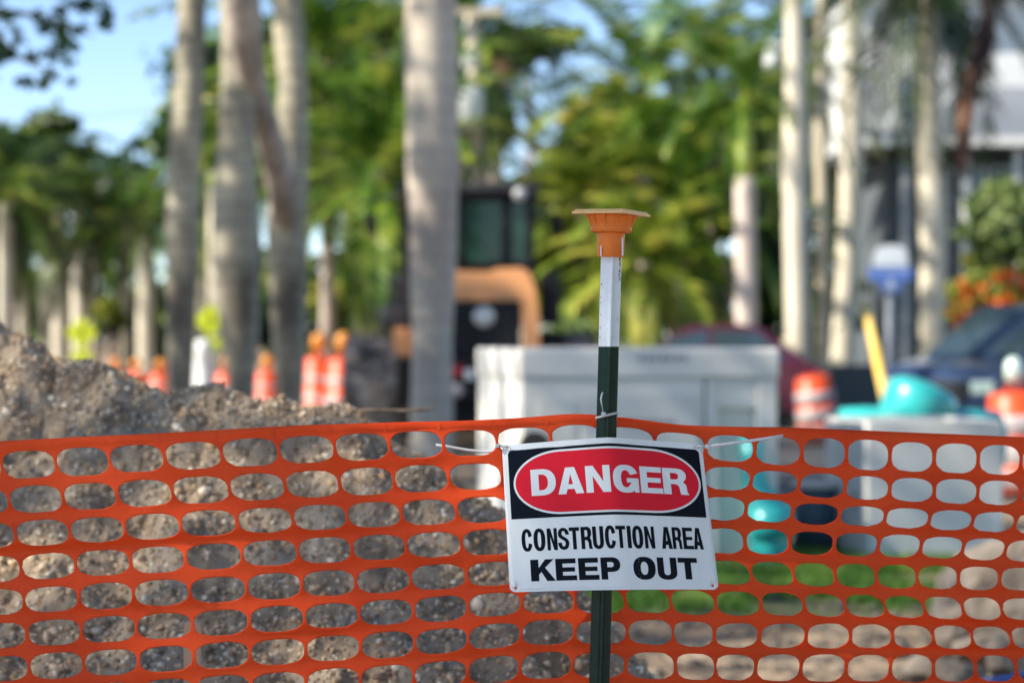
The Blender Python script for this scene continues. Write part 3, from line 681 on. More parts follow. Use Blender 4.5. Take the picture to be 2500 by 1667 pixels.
def pebbles():
    n = 5200; px = rng.uniform(-.3, 4.2, n); py = rng.uniform(8.6, 13.2, n); r_ = np.clip(np.exp(rng.normal(-4.5, .6, n)), .004, .05)
    octv = np.array([(1, 0, 0), (0, 1, 0), (-1, 0, 0), (0, -1, 0), (0, 0, .7), (0, 0, -.5)], float); of = np.array([(0, 1, 4), (1, 2, 4), (2, 3, 4), (3, 0, 4), (1, 0, 5), (2, 1, 5), (3, 2, 5), (0, 3, 5)])
    a = rng.random(n) * 6.28; ca, sa = np.cos(a), np.sin(a); V = octv[None] * rng.uniform(.6, 1.3, (n, 6, 3)) * r_[:, None, None]
    W = V.copy(); W[..., 0] = V[..., 0] * ca[:, None] - V[..., 1] * sa[:, None]; W[..., 1] = V[..., 0] * sa[:, None] + V[..., 1] * ca[:, None]
    W += np.stack([px, py, r_ * .2], -1)[:, None]; F = (of[None] + (np.arange(n) * 6)[:, None, None]).reshape(-1, 3)
    tag(link_mesh('loose_stones', W.reshape(-1, 3), F, m_rock, base=(2, 11, 0)), 'loose stones strewn on the bare dirt in front of the grass', 'loose stones', kind='stuff')
pebbles()
# wooden stake and twig
def stake():
    y0 = 4.36; x = X(470, y0); w_ = 46 / FPX * y0 * .9
    zt_ = Z(1519, y0)
    g = prism([(-w_ / 2, 0), (w_ / 2, 0), (w_ / 2, zt_ - .004), (w_ / 2 - .003, zt_), (-w_ / 2 + .004, zt_ + .001), (-w_ / 2, zt_ - .003)], -.008, .008, Matrix.Translation((x, y0, 0)))
    tag(link_mesh('wooden_stake', g[0], g[1], m_wood, base=(x, y0, 0)), 'pale wooden stake standing in front of the gravel heap', 'stake')
stake()
pts = [P(872, 1003, 5.78), P(900, 1001.5, 5.78), P(935, 1001, 5.79), P(985, 1003, 5.80), P(1020, 1000, 5.80), P(1050, 999, 5.81), P(1064, 994, 5.81)]
g = tube(pts, [.004, .0045, .004, .0045, .0038, .003, .0022], 8)
tag(link_mesh('twig', g[0], g[1], m_twig, True, base=pts[0]), 'thin dry twig lying along the top of the gravel heap', 'twig')

# boulders
def boulder(c, r, seed, label, flat=.75):
    bm = bmesh.new(); bmesh.ops.create_icosphere(bm, subdivisions=4, radius=1)
    rr = random.Random(seed); pl = [(Vector((rr.gauss(0, 1), rr.gauss(0, 1), rr.gauss(0, .8))).normalized(), rr.uniform(.55, .85)) for _ in range(9)]
    for v in bm.verts:
        p = v.co.copy()
        for nn, dd in pl:
            e = p.dot(nn) - dd
            if e > 0: p -= nn * e * .9
        p *= 1 + .10 * mnoise.noise(p * 1.7 + Vector((seed, 0, 0))) + .05 * mnoise.noise(p * 5 + Vector((0, seed, 0))) + .02 * mnoise.noise(p * 14)
        v.co = Vector((p.x * r[0], p.y * r[1], p.z * r[2]))
    V = [tuple(v.co + Vector(c)) for v in bm.verts]; bm.verts.index_update(); F = [tuple(v.index for v in f.verts) for f in bm.faces]; bm.free()
    o = link_mesh('boulder', V, F, m_rock, False, base=(c[0], c[1], 0)); tag(o, label, 'boulder', 'boulders at the lower right'); return o
def bld(sx, sy, d, rpx, rpy, seed, label):
    k = d / FPX; boulder(tuple(P(sx, sy, d)), (rpx * k, rpx * k * .8, rpy * k), seed, label)
bld(2590, 1520, 11.0, 330, 260, 3, 'largest brown boulder rising at the right edge behind the mesh')
bld(2325, 1540, 10.0, 58, 80, 5, 'pale grey boulder leaning at the left foot of the largest boulder')
bld(2390, 1590, 9.5, 85, 55, 21, 'brown boulder wedged between the leaning boulder and the dark corner boulder')
bld(2300, 1650, 8.9, 110, 62, 8, 'flat brown boulder lying lowest at the right bottom of the mesh')
bld(2470, 1625, 9.1, 95, 60, 12, 'dark rough boulder in the bottom right corner of the mesh')
bld(2195, 1585, 9.6, 45, 26, 15, 'small brown stone on bare dirt left of the boulders')
hp = [P(2380, 1668, 8.3), P(2420, 1661, 8.3), P(2470, 1655, 8.3), P(2530, 1640, 8.35), P(2640, 1600, 8.6), P(2700, 1600, 9.0)]
zmin = 0; hp = [Vector((p.x, p.y, max(p.z, .012))) for p in hp]
g = tube(hp, .012, 8); tag(link_mesh('blue_hose', g[0], g[1], m_blue, True, base=hp[0]), 'blue hose lying beside the dark boulder in the bottom right corner', 'hose')

# ================================================================== CONCRETE VAULTS
def vault():
    d = 14.2; base = Vector((X(1274, d), d, 0)); th = Thing('concrete_vault', base, 'large pale grey precast concrete vault with lid behind the danger notice', 'concrete vault')
    rz = R(10); M = Matrix.Translation(base) @ Matrix.Rotation(rz, 4, 'Z')   # local x along the front (to the right), y into depth
    W, Dp, H = 1.555, 1.60, Z(850, d); lid = .18
    def lb(x0, x1, y0, y1, z0, z1, bev=.008): return box(((x0 + x1) / 2, (y0 + y1) / 2, (z0 + z1) / 2), (x1 - x0, y1 - y0, z1 - z0), bev=bev, M=M)
    hx0, hx1, hz1 = 1.19, 1.43, H - .36                                            # opening in the front near the right end
    body = th.part('vault_body', join(lb(0, 1.10, 0, .14, 0, H - lid - .004), lb(1.115, hx0, .01, .14, 0, H - lid - .004), lb(hx0 + .002, hx1 - .002, .06, .12, 0, hz1 - .003, .002), lb(hx1, W, .0, .14, 0, H - lid - .004), lb(hx0 + .002, hx1 - .002, .008, .14, hz1, H - lid - .004),
                                      lb(0, .13, .143, Dp, 0, H - lid - .004), lb(W - .13, W, .143, Dp, 0, H - lid - .004), lb(.133, W - .133, Dp - .12, Dp, 0, H - lid - .004)), m_conc)
    th.part('vault_lid', join(lb(-.012, W + .012, -.012, Dp + .012, H - lid, H, .02)), m_conc)
    th.part('raised_panel', join(lb(.10, .32, -.006, -.001, .2, H - .30, .002), lb(.36, 1.06, -.008, -.001, .12, H - .27, .003)), m_conc2, parent=body)
    rr = random.Random(4); mk = []
    x = .62
    while x < .92:
        l = rr.uniform(.018, .034); mk.append(lb(x, x + l, -.0125, -.0095, H - .46 + rr.uniform(-.004, .004), H - .42, 0)); x += l + rr.uniform(.008, .02)
    th.part('stencil_mark', join(*mk), m_mark, parent=body); mk = []
    x = .70
    while x < .99:
        l = rr.uniform(.018, .034); mk.append(lb(x, x + l, -.0165, -.0125, H - .075 - rr.uniform(.0, .006), H - .04, 0)); x += l + rr.uniform(.008, .02)
    th.part('stencil_mark', join(*mk), m_mark, parent=body)
    # round knock-out in the front: a flat dark disc paints its inner shade
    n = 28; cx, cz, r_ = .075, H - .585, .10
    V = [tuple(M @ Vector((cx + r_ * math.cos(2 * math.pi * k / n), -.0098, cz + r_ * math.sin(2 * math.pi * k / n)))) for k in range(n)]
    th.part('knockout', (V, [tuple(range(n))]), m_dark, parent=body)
vault()
def vault2():
    d = 14.6; base = Vector((X(2118, d), d, 0)); th = Thing('concrete_vault', base, 'low grey precast concrete box at the right in front of the teal pipes', 'concrete vault')
    M = Matrix.Translation(base) @ Matrix.Rotation(R(8), 4, 'Z'); W, Dp, H = .85, .95, Z(1028, d)
    def lb(x0, x1, y0, y1, z0, z1, bev=.01): return box(((x0 + x1) / 2, (y0 + y1) / 2, (z0 + z1) / 2), (x1 - x0, y1 - y0, z1 - z0), bev=bev, M=M)
    b = th.part('vault_body', join(lb(0, W, 0, .1, 0, H), lb(0, .1, .103, Dp, 0, H), lb(W - .1, W, .103, Dp, 0, H), lb(.103, W - .103, Dp - .1, Dp, 0, H)), m_conc2)
    th.part('lifting_slot', join(lb(-.004, -.001, .25, .30, .32, .42, .001)), m_dark, parent=b)  # thin dark slab paints the shade of a hole
vault2()

# ================================================================== TEAL PIPES
def pipes():
    d = 17.5; c = P(2265, 985, d)
    th = Thing('pipe_fitting', (c.x, c.y, 0), 'large teal pipe wye with a bell socket tilted up behind the grey box', 'pipe fitting')
    k = d / FPX
    # body on a stand of earth level: horizontal run and tilted branch
    run = tube([P(2050, 1075, d), P(2053, 1073, d), P(2110, 1075, d + .02), P(2330, 1080, d + .1), P(2430, 1085, d + .15)], [.02, 78 * k, 84 * k, 84 * k, 84 * k], 32)
    th.part('run_pipe', run, m_teal, True)
    br = tube([P(2188, 1110, d), P(2215, 1052, d - .02), P(2221, 1040, d - .03), P(2225, 1032, d - .03), P(2229, 1024, d - .04), P(2251, 968, d - .05), P(2257, 952, d - .05), P(2261, 941, d - .05), P(2264, 934, d - .05)], [64 * k, 68 * k, 72 * k, 86 * k, 89 * k, 89 * k, 84 * k, 66 * k, 34 * k], 36)
    th.part('bell_socket', br, m_teal, True)
    # supporting earth pad
    for sx_ in (2120, 2360): th.part('support_leg', tube([P(sx_, 1085, d), Vector((X(sx_, d), d, 0))], .12, 16), m_teal, True)
    d = 14.35
    th = Thing('pipe_fitting', (X(1868, d), d, 0), 'teal pipe elbow standing on the grass right of the large vault', 'pipe fitting')
    k = d / FPX
    th.part('elbow', tube([Vector((X(1885, d), d, .0)), P(1880, 1330, d), P(1876, 1285, d), P(1866, 1235, d), P(1845, 1190, d), P(1836, 1130, d), P(1834, 1060, d)], [48 * k, 50 * k, 52 * k, 46 * k, 34 * k, 28 * k, 28 * k], 24), m_teal, True)
    th.part('bell_socket', tube([P(1888, 1312, d - .01), P(1878, 1232, d - .01)], [57 * k, 57 * k], 28), m_teal, True)
    d = 15.3
    th = Thing('pipe_section', (X(1988, d), d, 0), 'short dark slate blue pipe section standing between the two vaults', 'pipe')
    k = d / FPX
    th.part('pipe_wall', tube([Vector((X(1988, d), d, 0)), P(1988, 1190, d)], 52 * k, 28), m_slate, True)
    th.part('pipe_cap', tube([P(1988, 1190, d), P(1988, 1178, d), P(1988, 1174, d)], [56 * k, 56 * k, 46 * k], 28), m_conc2, True)
pipes()

# ================================================================== DRUMS
def drum_proto(label, loc, tall=1.0, beacon=None, lens=1.0):
    th = Thing('traffic_drum', loc, label, 'traffic drum', 'orange traffic drums round the works'); b = Vector(loc)
    H = tall
    prof_ = [(.29, .06), (.285, .30), (.272, .31), (.268, .56), (.255, .57), (.250, .80), (.235, .81), (.230, .93), (.20, .97), (.0, .975)]
    th.part('drum_body', lathe([(r_, z * H) for r_, z in prof_], b, 28), m_drum, True)
    for (r0, z0, r1, z1) in (((.2895, .14, .287, .27), (.2735, .34, .2705, .52), (.2565, .60, .2535, .77)) if beacon is not m_lens else ((.2895, .16, .2875, .25), (.2735, .40, .2720, .48), (.2565, .66, .2550, .73))):
        th.part('white_band', lathe([(r0, z0 * H), (r0 + .003, z0 * H + .002), (r1 + .003, z1 * H - .002), (r1, z1 * H)], b, 28), m_drumw, True)
    th.part('rubber_base', lathe([(.37, 0), (.38, .02), (.36, .055), (.28, .065)], b, 28), m_rub, True)
    th.part('top_handle', prism([(-.10, .965 * H), (.10, .965 * H), (.08, 1.03 * H), (.05, 1.03 * H), (.04, .99 * H), (-.04, .99 * H), (-.05, 1.03 * H), (-.08, 1.03 * H)], -.02, .02, Matrix.Translation(b)), m_drum)
    if beacon:
        bs_ = .72 if beacon is m_lensw else 1.0
        th.part('warning_light', join(lathe([(.03 * bs_, 1.03 * H), (.05 * bs_, 1.06 * H), (.105 * bs_, 1.08 * H), (.115 * bs_, 1.16 * H), (.10 * bs_, 1.24 * H), (.05 * bs_, 1.28 * H), (0, 1.29 * H)], b, 20)), beacon, True)
    return th.e
def gpt(sx, d): return (X(sx, d), d, 0)
dr = drum_proto('orange and white drum leaning in front of the maroon car tail', gpt(2003, 31.5), .93)
dr.rotation_euler = (0, R(-7), .3)
dw = drum_proto('orange and white drum with a clear warning light at the right edge', gpt(2492, 20.5), .95, m_lensw); dw.rotation_euler[1] = R(-3)
da = drum_proto('tall orange drum with amber light just left of the wheel loader', gpt(838, 34), 1.15, m_lens)
dup(da, gpt(778, 36), 1.0, None, 'tall orange drum with amber light second left of the wheel loader')
dup(da, gpt(652, 40), 2.0, (.9, .9, .76), 'orange drum partly hidden behind the forked grey trunk')
dup(da, gpt(552, 42), .4, (.8, .8, .74), 'orange drum between the two leftmost thick grey trunks')
for sx, d, lb in ((392, 44, 'orange drum with amber light directly left of the first thick grey trunk'), (332, 45, 'middle one of three orange drums seen over the gravel slope'), (282, 48, 'leftmost and farthest orange drum seen over the gravel slope')):
    dup(da, gpt(sx, d), sx * .1, (.9, .9, .70), lb)
# white bollard
b0 = gpt(494, 39)
th = Thing('marker_post', b0, 'white rounded marker post between two thick grey trunks', 'bollard')
th.part('post_body', lathe([(.16, 0), (.16, .75), (.13, .80), (.13, 1.05), (.15, 1.12), (.15, 1.26), (.12, 1.34), (.05, 1.38), (0, 1.385)], Vector(b0), 20), m_hwhite, True)
th.part('post_band', lathe([(.164, .40), (.167, .41), (.167, .52), (.164, .53)], Vector(b0), 20), m_drumw, True)

# ================================================================== WHEEL LOADER
def loader():
    d = 29.0; k = d / FPX; xc = X(1141, d); base = (xc, d + 1.5, 0)
    th = Thing('wheel_loader', base, 'orange and black wheel loader seen from behind with a dark cab', 'wheel loader')
    def q(sx0, sx1, sy0, sy1, y0, y1, bev=.03):
        return box((X((sx0 + sx1) / 2, d), (y0 + y1) / 2, Z((sy0 + sy1) / 2, d)), (abs(sx1 - sx0) * k, y1 - y0, abs(sy1 - sy0) * k), bev=bev)
    I = Matrix.Identity(4)
    # hood shell: a rounded arch
    def arch(o_, i_): return o_ + i_[::-1]
    outer = [(1008, 872), (1010, 740), (1014, 690), (1022, 665), (1035, 657), (1100, 656), (1125, 661), (1190, 664), (1212, 656), (1270, 653), (1292, 664), (1305, 700), (1314, 760), (1320, 872)]
    inner = [(1044, 872), (1045, 740), (1050, 733), (1268, 733), (1272, 740), (1277, 872)]
    V, F = [], []
    def pp(sx, sy): return X(sx, d), Z(sy, d)
    poly = [pp(*p) for p in outer + inner[::-1]]
    tri = tessellate_polygon([[Vector((x, z, 0)) for x, z in poly]])
    n = len(poly)
    V = [(x, d, z) for x, z in poly] + [(x, d + 1.3, z) for x, z in poly]
    F = [tuple(t) for t in tri] + [tuple(i + n for i in t[::-1]) for t in tri] + [(i, i + n, (i + 1) % n + n, (i + 1) % n) for i in range(n)]
    th.part('engine_hood', (V, F), m_case)
    gr = th.part('rear_grille', q(1046, 1272, 735, 872, d + .06, d + 1.2, .01), m_blk)
    bars = [q(1050, 1268, 740 + i * 11, 743 + i * 11, d + .03, d + .058, .002) for i in range(12)]
    th.part('grille_bars', join(*bars), m_grey, parent=gr)
    c = P(1182, 773, d); th.part('round_badge', xf(lathe([(.0, 0), (.10, .005), (.125, .0), (.13, -.02)], (0, 0, 0), 28), Matrix.Translation((c.x, d + .0, c.z)) @ Matrix.Rotation(R(90), 4, 'X')), m_emb, True, parent=gr)
    th.part('counterweight', join(q(985, 1300, 874, 985, d - .12, d + 1.2, .06), q(1060, 1220, 985, 1045, d + .1, d + 1.0, .04)), m_blk)
    for sx in (1117, 1165):
        pass
    for sx in (1117, 1245):
        c = P(sx, 906, d); th.part('tail_light', xf(lathe([(0, .03), (.06, .025), (.075, 0), (.075, -.03)], (0, 0, 0), 20), Matrix.Translation((c.x, d - .13, c.z)) @ Matrix.Rotation(R(90), 4, 'X')), m_redl, True)
        c = P(sx - 1, 953, d); th.part('round_reflector', xf(lathe([(0, .02), (.07, .018), (.08, 0), (.08, -.03)], (0, 0, 0), 20), Matrix.Translation((c.x, d - .13, c.z)) @ Matrix.Rotation(R(90), 4, 'X')), m_drumw, True)
    th.part('work_plate', q(1135, 1158, 902, 925, d - .16, d - .125, .004), m_sigwhite)
    # cab
    cy0, cy1 = d + 1.35, d + 2.7
    kk = (d + 1.35) / d
    def qc(sx0, sx1, sy0, sy1, y0, y1, bev=.02):
        dd = y0; return box(((X(sx0, dd) + X(sx1, dd)) / 2, (y0 + y1) / 2, (Z(sy0, dd) + Z(sy1, dd)) / 2), (abs(X(sx1, dd) - X(sx0, dd)), y1 - y0, abs(Z(sy1, dd) - Z(sy0, dd))), bev=bev)
    cab = th.part('cab_frame', join(qc(982, 1002, 470, 700, cy0, cy0 + .12), qc(1286, 1306, 470, 700, cy0, cy0 + .12), qc(980, 1308, 472, 492, cy0 + .003, cy0 + .11), qc(985, 1303, 640, 760, cy0 + .004, cy1),
                                   qc(1120, 1134, 490, 640, cy0 + .02, cy0 + .09), qc(984, 1003, 470, 700, cy1 - .12, cy1), qc(1283, 1300, 470, 700, cy1 - .12, cy1), qc(1225, 1248, 490, 640, cy0 + .02, cy0 + .09)), m_blk)
    th.part('cab_roof', join(qc(972, 1312, 446, 470, cy0 - .12, cy1 + .1, .04)), m_grey)
    th.part('rear_window', qc(1003, 1285, 493, 640, cy0 + .045, cy0 + .055, 0), m_glass, parent=cab)
    th.part('side_window', join(box((X(992, cy0), (cy0 + cy1) / 2, Z(566, cy0)), (.012, cy1 - cy0 - .26, .72)), box((X(1296, cy0), (cy0 + cy1) / 2, Z(566, cy0)), (.012, cy1 - cy0 - .26, .72))), m_glass, parent=cab)
    th.part('driver_seat', join(qc(1130, 1180, 560, 650, cy0 + .5, cy0 + .62, .03), qc(1140, 1172, 535, 558, cy0 + .5, cy0 + .6, .02)), m_grey)
    c = P(1270, 475, cy0 - .12); th.part('work_light', xf(lathe([(0, .03), (.08, .02), (.09, 0), (.07, -.06)], (0, 0, 0), 18), Matrix.Translation(c + Vector((0, -.05, 0))) @ Matrix.Rotation(R(90), 4, 'X')), m_galv, True)
    for sx, sg in ((878, 1), (1368, -1)):
        ms = th.part('mirror', q(sx - 14, sx + 14, 495, 552, cy0 + 1.0, cy0 + 1.08, .02), m_blk)
        th.part('mirror_arm', tube([P(sx, 500, cy0 + 1.04), P(sx + sg * 60, 480, cy0 + 1.0), P(sx + sg * 105, 478, cy0 + .9)], .018, 8), m_blk, parent=ms)
    # fenders, ladder
    th.part('fender', q(1322, 1368, 665, 792, d + .2, d + 1.5, .06), m_blk)
    th.part('fender', q(1316, 1378, 808, 850, d + .3, d + 1.7, .05), m_blk)
    th.part('fender', q(925, 1000, 745, 800, d + .3, d + 1.7, .06), m_grey)
    th.part('ladder', join(q(944, 950, 600, 800, d + .5, d + .56, .005), q(990, 996, 600, 800, d + .5, d + .56, .005), *[q(950, 990, y, y + 6, d + .5, d + .56, .004) for y in (640, 690, 740)]), m_grey)
    th.part('frame_bracket', q(958, 1004, 800, 872, d + .2, d + .5, .03), m_case)
    th.part('cab_step_panel', q(946, 1000, 660, 744, d + 1.3, d + 2.6, .03), m_grey)
    th.part('front_frame', join(q(1040, 1240, 760, 960, d + 2.4, d + 4.8, .08)), m_case)
    # tyres with lugs
    def tyre(cx, cy, w_, r_):
        tp = [(.30, -w_ / 2 + .04), (r_ * .62, -w_ / 2 + .02), (r_ * .9, -w_ / 2), (r_ * .985, -w_ / 2 + .06), (r_, -w_ / 4), (r_, w_ / 4), (r_ * .985, w_ / 2 - .06), (r_ * .9, w_ / 2), (r_ * .62, w_ / 2 - .02), (.30, w_ / 2 - .04)]
        T = Matrix.Translation((cx, cy, r_ + .03)) @ Matrix.Rotation(R(90), 4, 'Y')
        g_ = [xf(lathe(tp, (0, 0, 0), 40), T)]
        for i in range(26):
            a = 2 * math.pi * i / 26
            for sd in (-1, 1):
                Mx = T @ Matrix.Rotation(a + (0 if sd > 0 else math.pi / 26), 4, 'Z') @ Matrix.Translation((r_ + .012, 0, sd * w_ * .24)) @ Matrix.Rotation(sd * R(28), 4, 'X')
                g_.append(box((0, 0, 0), (.055, .075, w_ * .46), bev=.008, M=Mx))
        ty = th.part('tyre', join(*g_), m_mud)
        th.part('rim', xf(lathe([(.0, -.12), (.12, -.14), (.16, -.08), (.30, -.10), (.33, -.16), (.33, .16), (.30, .10), (.16, .08), (.12, .14), (0, .12)], (0, 0, 0), 28), T), m_case, True, parent=ty)
    for cy in (d + .75, d + 3.9):
        for cx in (X(903, d), X(1379, d)): tyre(cx, cy, .70, .69)
    bk = [(0, 0), (-.9, 0), (-1.1, .5), (-.95, 1.0), (-.85, 1.0), (-.95, .5), (-.8, .1), (0, .1)]
    th.part('bucket', xf(prism([(-a, b) for a, b in bk], -1.3, 1.3, Matrix.Rotation(R(90), 4, 'Z')), Matrix.Translation((xc, d + 5.2, .06))), m_blk)
loader()

# ================================================================== CARS
def car(name, label, loc, rz, prof_, W, green, mat, wheels, wr, belt, detail):
    """side profile in local x (forward +) / z, extruded in y with tumblehome on the greenhouse"""
    th = Thing(name, (0, 0, 0), label, 'car')
    def shell(poly, taper0, z0, z1, inset=0.0):
        n = len(poly); V = []
        for sd in (-1, 1):
            for x, z in poly:
                t = max(0, min(1, (z - z0) / (z1 - z0))); V.append((x, sd * (W / 2 - inset - taper0 * t), z))
        tri = tessellate_polygon([[Vector((x, z, 0)) for x, z in poly]])
        F = [tuple(t) for t in tri] + [tuple(i + n for i in t[::-1]) for t in tri] + [(i, i + n, (i + 1) % n + n, (i + 1) % n) for i in range(n)]
        return V, F
    bo = th.part('body', shell(prof_, .0, 0, 1), mat)
    bo.modifiers.new('bevel', 'BEVEL').width = .06; bo.modifiers['bevel'].segments = 3; bo.modifiers['bevel'].limit_method = 'ANGLE'
    zr = max(z for x, z in green)
    ca = th.part('cabin', shell(green, .16, belt, zr, .04), mat); b_ = ca.modifiers.new('bevel', 'BEVEL'); b_.width = .05; b_.segments = 3; b_.limit_method = 'ANGLE'
    for g_, side in detail['side']:
        for sd in (-1, 1):
            V = []
            for x, z in g_:
                t = (z - belt) / (zr - belt); V.append((x, sd * (W / 2 - .04 - .16 * t + .006), z))
            th.part('side_window', (V, [tuple(range(len(V)))]), m_carglass, parent=ca)
    for (x0, z0), (x1, z1), nm in detail['ends']:
        h0 = W / 2 - .12 - .16 * (z0 - belt) / (zr - belt); h1 = W / 2 - .12 - .16 * (z1 - belt) / (zr - belt)
        dx = .012 if x0 > x1 else -.012; dz = .012
        th.part(nm, ([(x0 + dx, -h0, z0 + dz), (x0 + dx, h0, z0 + dz), (x1 + dx, h1, z1 + dz), (x1 + dx, -h1, z1 + dz)], [(0, 1, 2, 3)]), m_carglass, parent=ca)
    for wx in wheels:
        for sd in (-1, 1):
            T = Matrix.Translation((wx, sd * (W / 2 - .10), wr)) @ Matrix.Rotation(R(90), 4, 'X')
            wh = th.part('wheel', xf(lathe([(wr * .6, -.11), (wr * .93, -.12), (wr, -.08), (wr, .08), (wr * .93, .12), (wr * .6, .11)], (0, 0, 0), 28), T), m_rub, True)
            th.part('rim', xf(lathe([(0, -.10), (.06, -.115), (wr * .55, -.09), (wr * .62, -.115), (wr * .62, .115), (wr * .55, .09), (.06, .115), (0, .10)], (0, 0, 0), 20), T), m_wheel, True, parent=wh)
            th.part('wheel_arch', xf(lathe([(wr * 1.13, -.10), (wr * 1.16, .0), (wr * 1.13, .115), (0, .116)], (0, 0, 0), 28), Matrix.Translation((wx, sd * (W / 2 - .112), wr + .02)) @ Matrix.Rotation(R(90) * sd, 4, 'X')), m_trim, True, parent=bo)
    fx = max(x for x, z in prof_); rx_ = min(x for x, z in prof_)
    for sd in (-1, 1):
        th.part('headlight', box((fx - .06, sd * (W / 2 - .22), detail['hl']), (.16, .34, .16), bev=.03), m_lensw)
        th.part('tail_light', box((rx_ + .05, sd * (W / 2 - .16), detail['tl']), (.12, .26, .18), bev=.03), m_redl)
        th.part('side_mirror', box((detail['mx'], sd * (W / 2 + .09), belt + .10), (.12, .22, .17), bev=.04), m_trim)
        th.part('door_seam', join(box((detail['ds'], sd * (W / 2 + .0), (belt + .35) / 2), (.012, .012, belt - .38)), box((detail['ds'] + 1.0, sd * (W / 2 + .0), (belt + .35) / 2), (.012, .012, belt - .38))), m_trim, parent=bo)
    th.part('front_grille', box((fx + .005, 0, detail['hl'] - .05), (.05, W - .9, .24), bev=.02), m_trim)
    th.part('lower_bumper', box((fx - .08, 0, .34), (.22, W - .1, .18), bev=.04), m_trim); th.part('lower_bumper', box((rx_ + .08, 0, .36), (.22, W - .1, .18), bev=.04), m_trim)
    th.e.location = loc; th.e.rotation_euler[2] = rz
    return th.e
suv_body = [(2.30, .30), (2.36, .60), (2.34, .92), (2.22, 1.06), (1.55, 1.16), (-2.25, 1.14), (-2.34, .9), (-2.32, .30)]
suv_green = [(1.66, 1.12), (.86, 1.74), (.55, 1.82), (-1.7, 1.82), (-1.95, 1.76), (-2.25, 1.12)]
car('blue_suv', 'dark blue sport utility vehicle parked behind the right palm trunks', (X(2286, 29.0) + 1.95, 31.0, 0), R(180 + 38), suv_body, 1.90, suv_green, m_carblue, (1.45, -1.42), .37, 1.12,
    dict(side=[([(1.36, 1.18), (.78, 1.68), (-.28, 1.72), (-.28, 1.18)], 0), ([(-.36, 1.18), (-.36, 1.70), (-1.2, 1.70), (-1.2, 1.18)], 0), ([(-1.28, 1.18), (-1.28, 1.70), (-1.75, 1.68), (-2.0, 1.18)], 0)],
         ends=[((1.58, 1.18), (.90, 1.72), 'windscreen'), ((-2.22, 1.18), (-1.98, 1.70), 'rear_window')], hl=.80, tl=1.0, mx=1.15, ds=-.32))
sed_body = [(2.30, .22), (2.34, .50), (2.22, .70), (1.15, .94), (-2.0, 1.06), (-2.28, 1.03), (-2.36, .80), (-2.32, .26)]
sed_green = [(1.05, .92), (.28, 1.46), (-.05, 1.60), (-.85, 1.63), (-1.35, 1.54), (-2.15, 1.02)]
car('maroon_car', 'maroon saloon car reflecting blue sky parked beyond the large concrete vault', (X(2032, 37.5) - 2.12, 38.0, 0), R(180 - 10), sed_body, 1.8, sed_green, m_carred, (1.42, -1.40), .33, .95,
    dict(side=[([(.82, 1.06), (.26, 1.42), (-.35, 1.54), (-.35, 1.06)], 0), ([(-.43, 1.06), (-.43, 1.54), (-1.25, 1.50), (-1.80, 1.09)], 0)],
         ends=[((1.00, .99), (.31, 1.46), 'windscreen'), ((-2.09, 1.07), (-1.39, 1.53), 'rear_window')], hl=.66, tl=.82, mx=.62, ds=-.39)).scale = (.86, 1, 1)

# ================================================================== PALM CROWNS AND TREES
def frond_geo(r, L, e0, curl, az, wdt=.42, nl=34, lw=.05, hang=.5):
    """one feather frond: rachis strip plus leaflets (numpy), returns V, F(quads)"""
    t = np.linspace(0, 1, nl + 6); el = e0 - curl * t ** 1.3; ds = L / (nl + 5)
    dx = np.cos(el) * ds; dz = np.sin(el) * ds; px = np.concatenate([[0], np.cumsum(dx)[:-1]]); pz = np.concatenate([[0], np.cumsum(dz)[:-1]])
    tx, tz = np.cos(el), np.sin(el); nx, nz = -np.sin(el), np.cos(el)
    V, F = [], []; n = 0
    rw = .035 * (1 - t) + .008
    Q = np.zeros((len(t), 2, 3)); Q[:, 0] = np.stack([px, rw, pz], -1); Q[:, 1] = np.stack([px, -rw, pz], -1)
    V.append(Q.reshape(-1, 3)); F += [(2 * i, 2 * i + 1, 2 * i + 3, 2 * i + 2) for i in range(len(t) - 1)]; n = len(t) * 2
    for sd in (-1, 1):
        for i in range(5, len(t)):
            ll = wdt * L / 2.6 * math.sin(math.pi * min(1, (t[i] - .05) * .92 + .12)) ** .6 * r.uniform(.8, 1.1)
            fw = .55 + .3 * t[i]; up = r.uniform(.0, .5) ; b = np.array([px[i], 0, pz[i]])
            d1 = np.array([tx[i] * fw + nx[i] * up, sd * .8, tz[i] * fw + nz[i] * up]); d1 /= np.linalg.norm(d1)
            d2 = d1 + np.array([0, 0, -hang * r.uniform(.6, 1.5)]); d2 /= np.linalg.norm(d2)
            m_ = b + d1 * ll * .5; e_ = m_ + d2 * ll * .55; s_ = np.array([tx[i], 0, tz[i]]) * lw * .5
            V.append(np.array([b - s_ * .5, b + s_ * .5, m_ + s_, m_ - s_, e_ + s_ * .15, e_ - s_ * .15])); F += [(n, n + 1, n + 2, n + 3), (n + 3, n + 2, n + 4, n + 5)]; n += 6
    V = np.concatenate(V); c, s = math.cos(az), math.sin(az)
    W_ = V.copy(); W_[:, 0] = V[:, 0] * c - V[:, 1] * s; W_[:, 1] = V[:, 0] * s + V[:, 1] * c
    return W_, np.array(F)
def crown_geo(seed, n=20, L=2.8, e_hi=75, e_lo=-30, curl=1.1, **kw):
    r = np.random.default_rng(seed); V, F, k = [], [], 0
    for i in range(n):
        e0 = R(e_hi + (e_lo - e_hi) * (i + .5) / n); az = i * 2.39996 + r.uniform(-.2, .2)
        v, f = frond_geo(r, L * r.uniform(.85, 1.1), e0, curl * r.uniform(.8, 1.25), az, **kw); V.append(v); F.append(f + k); k += len(v)
    return np.concatenate(V), np.concatenate(F)
_cm = {}
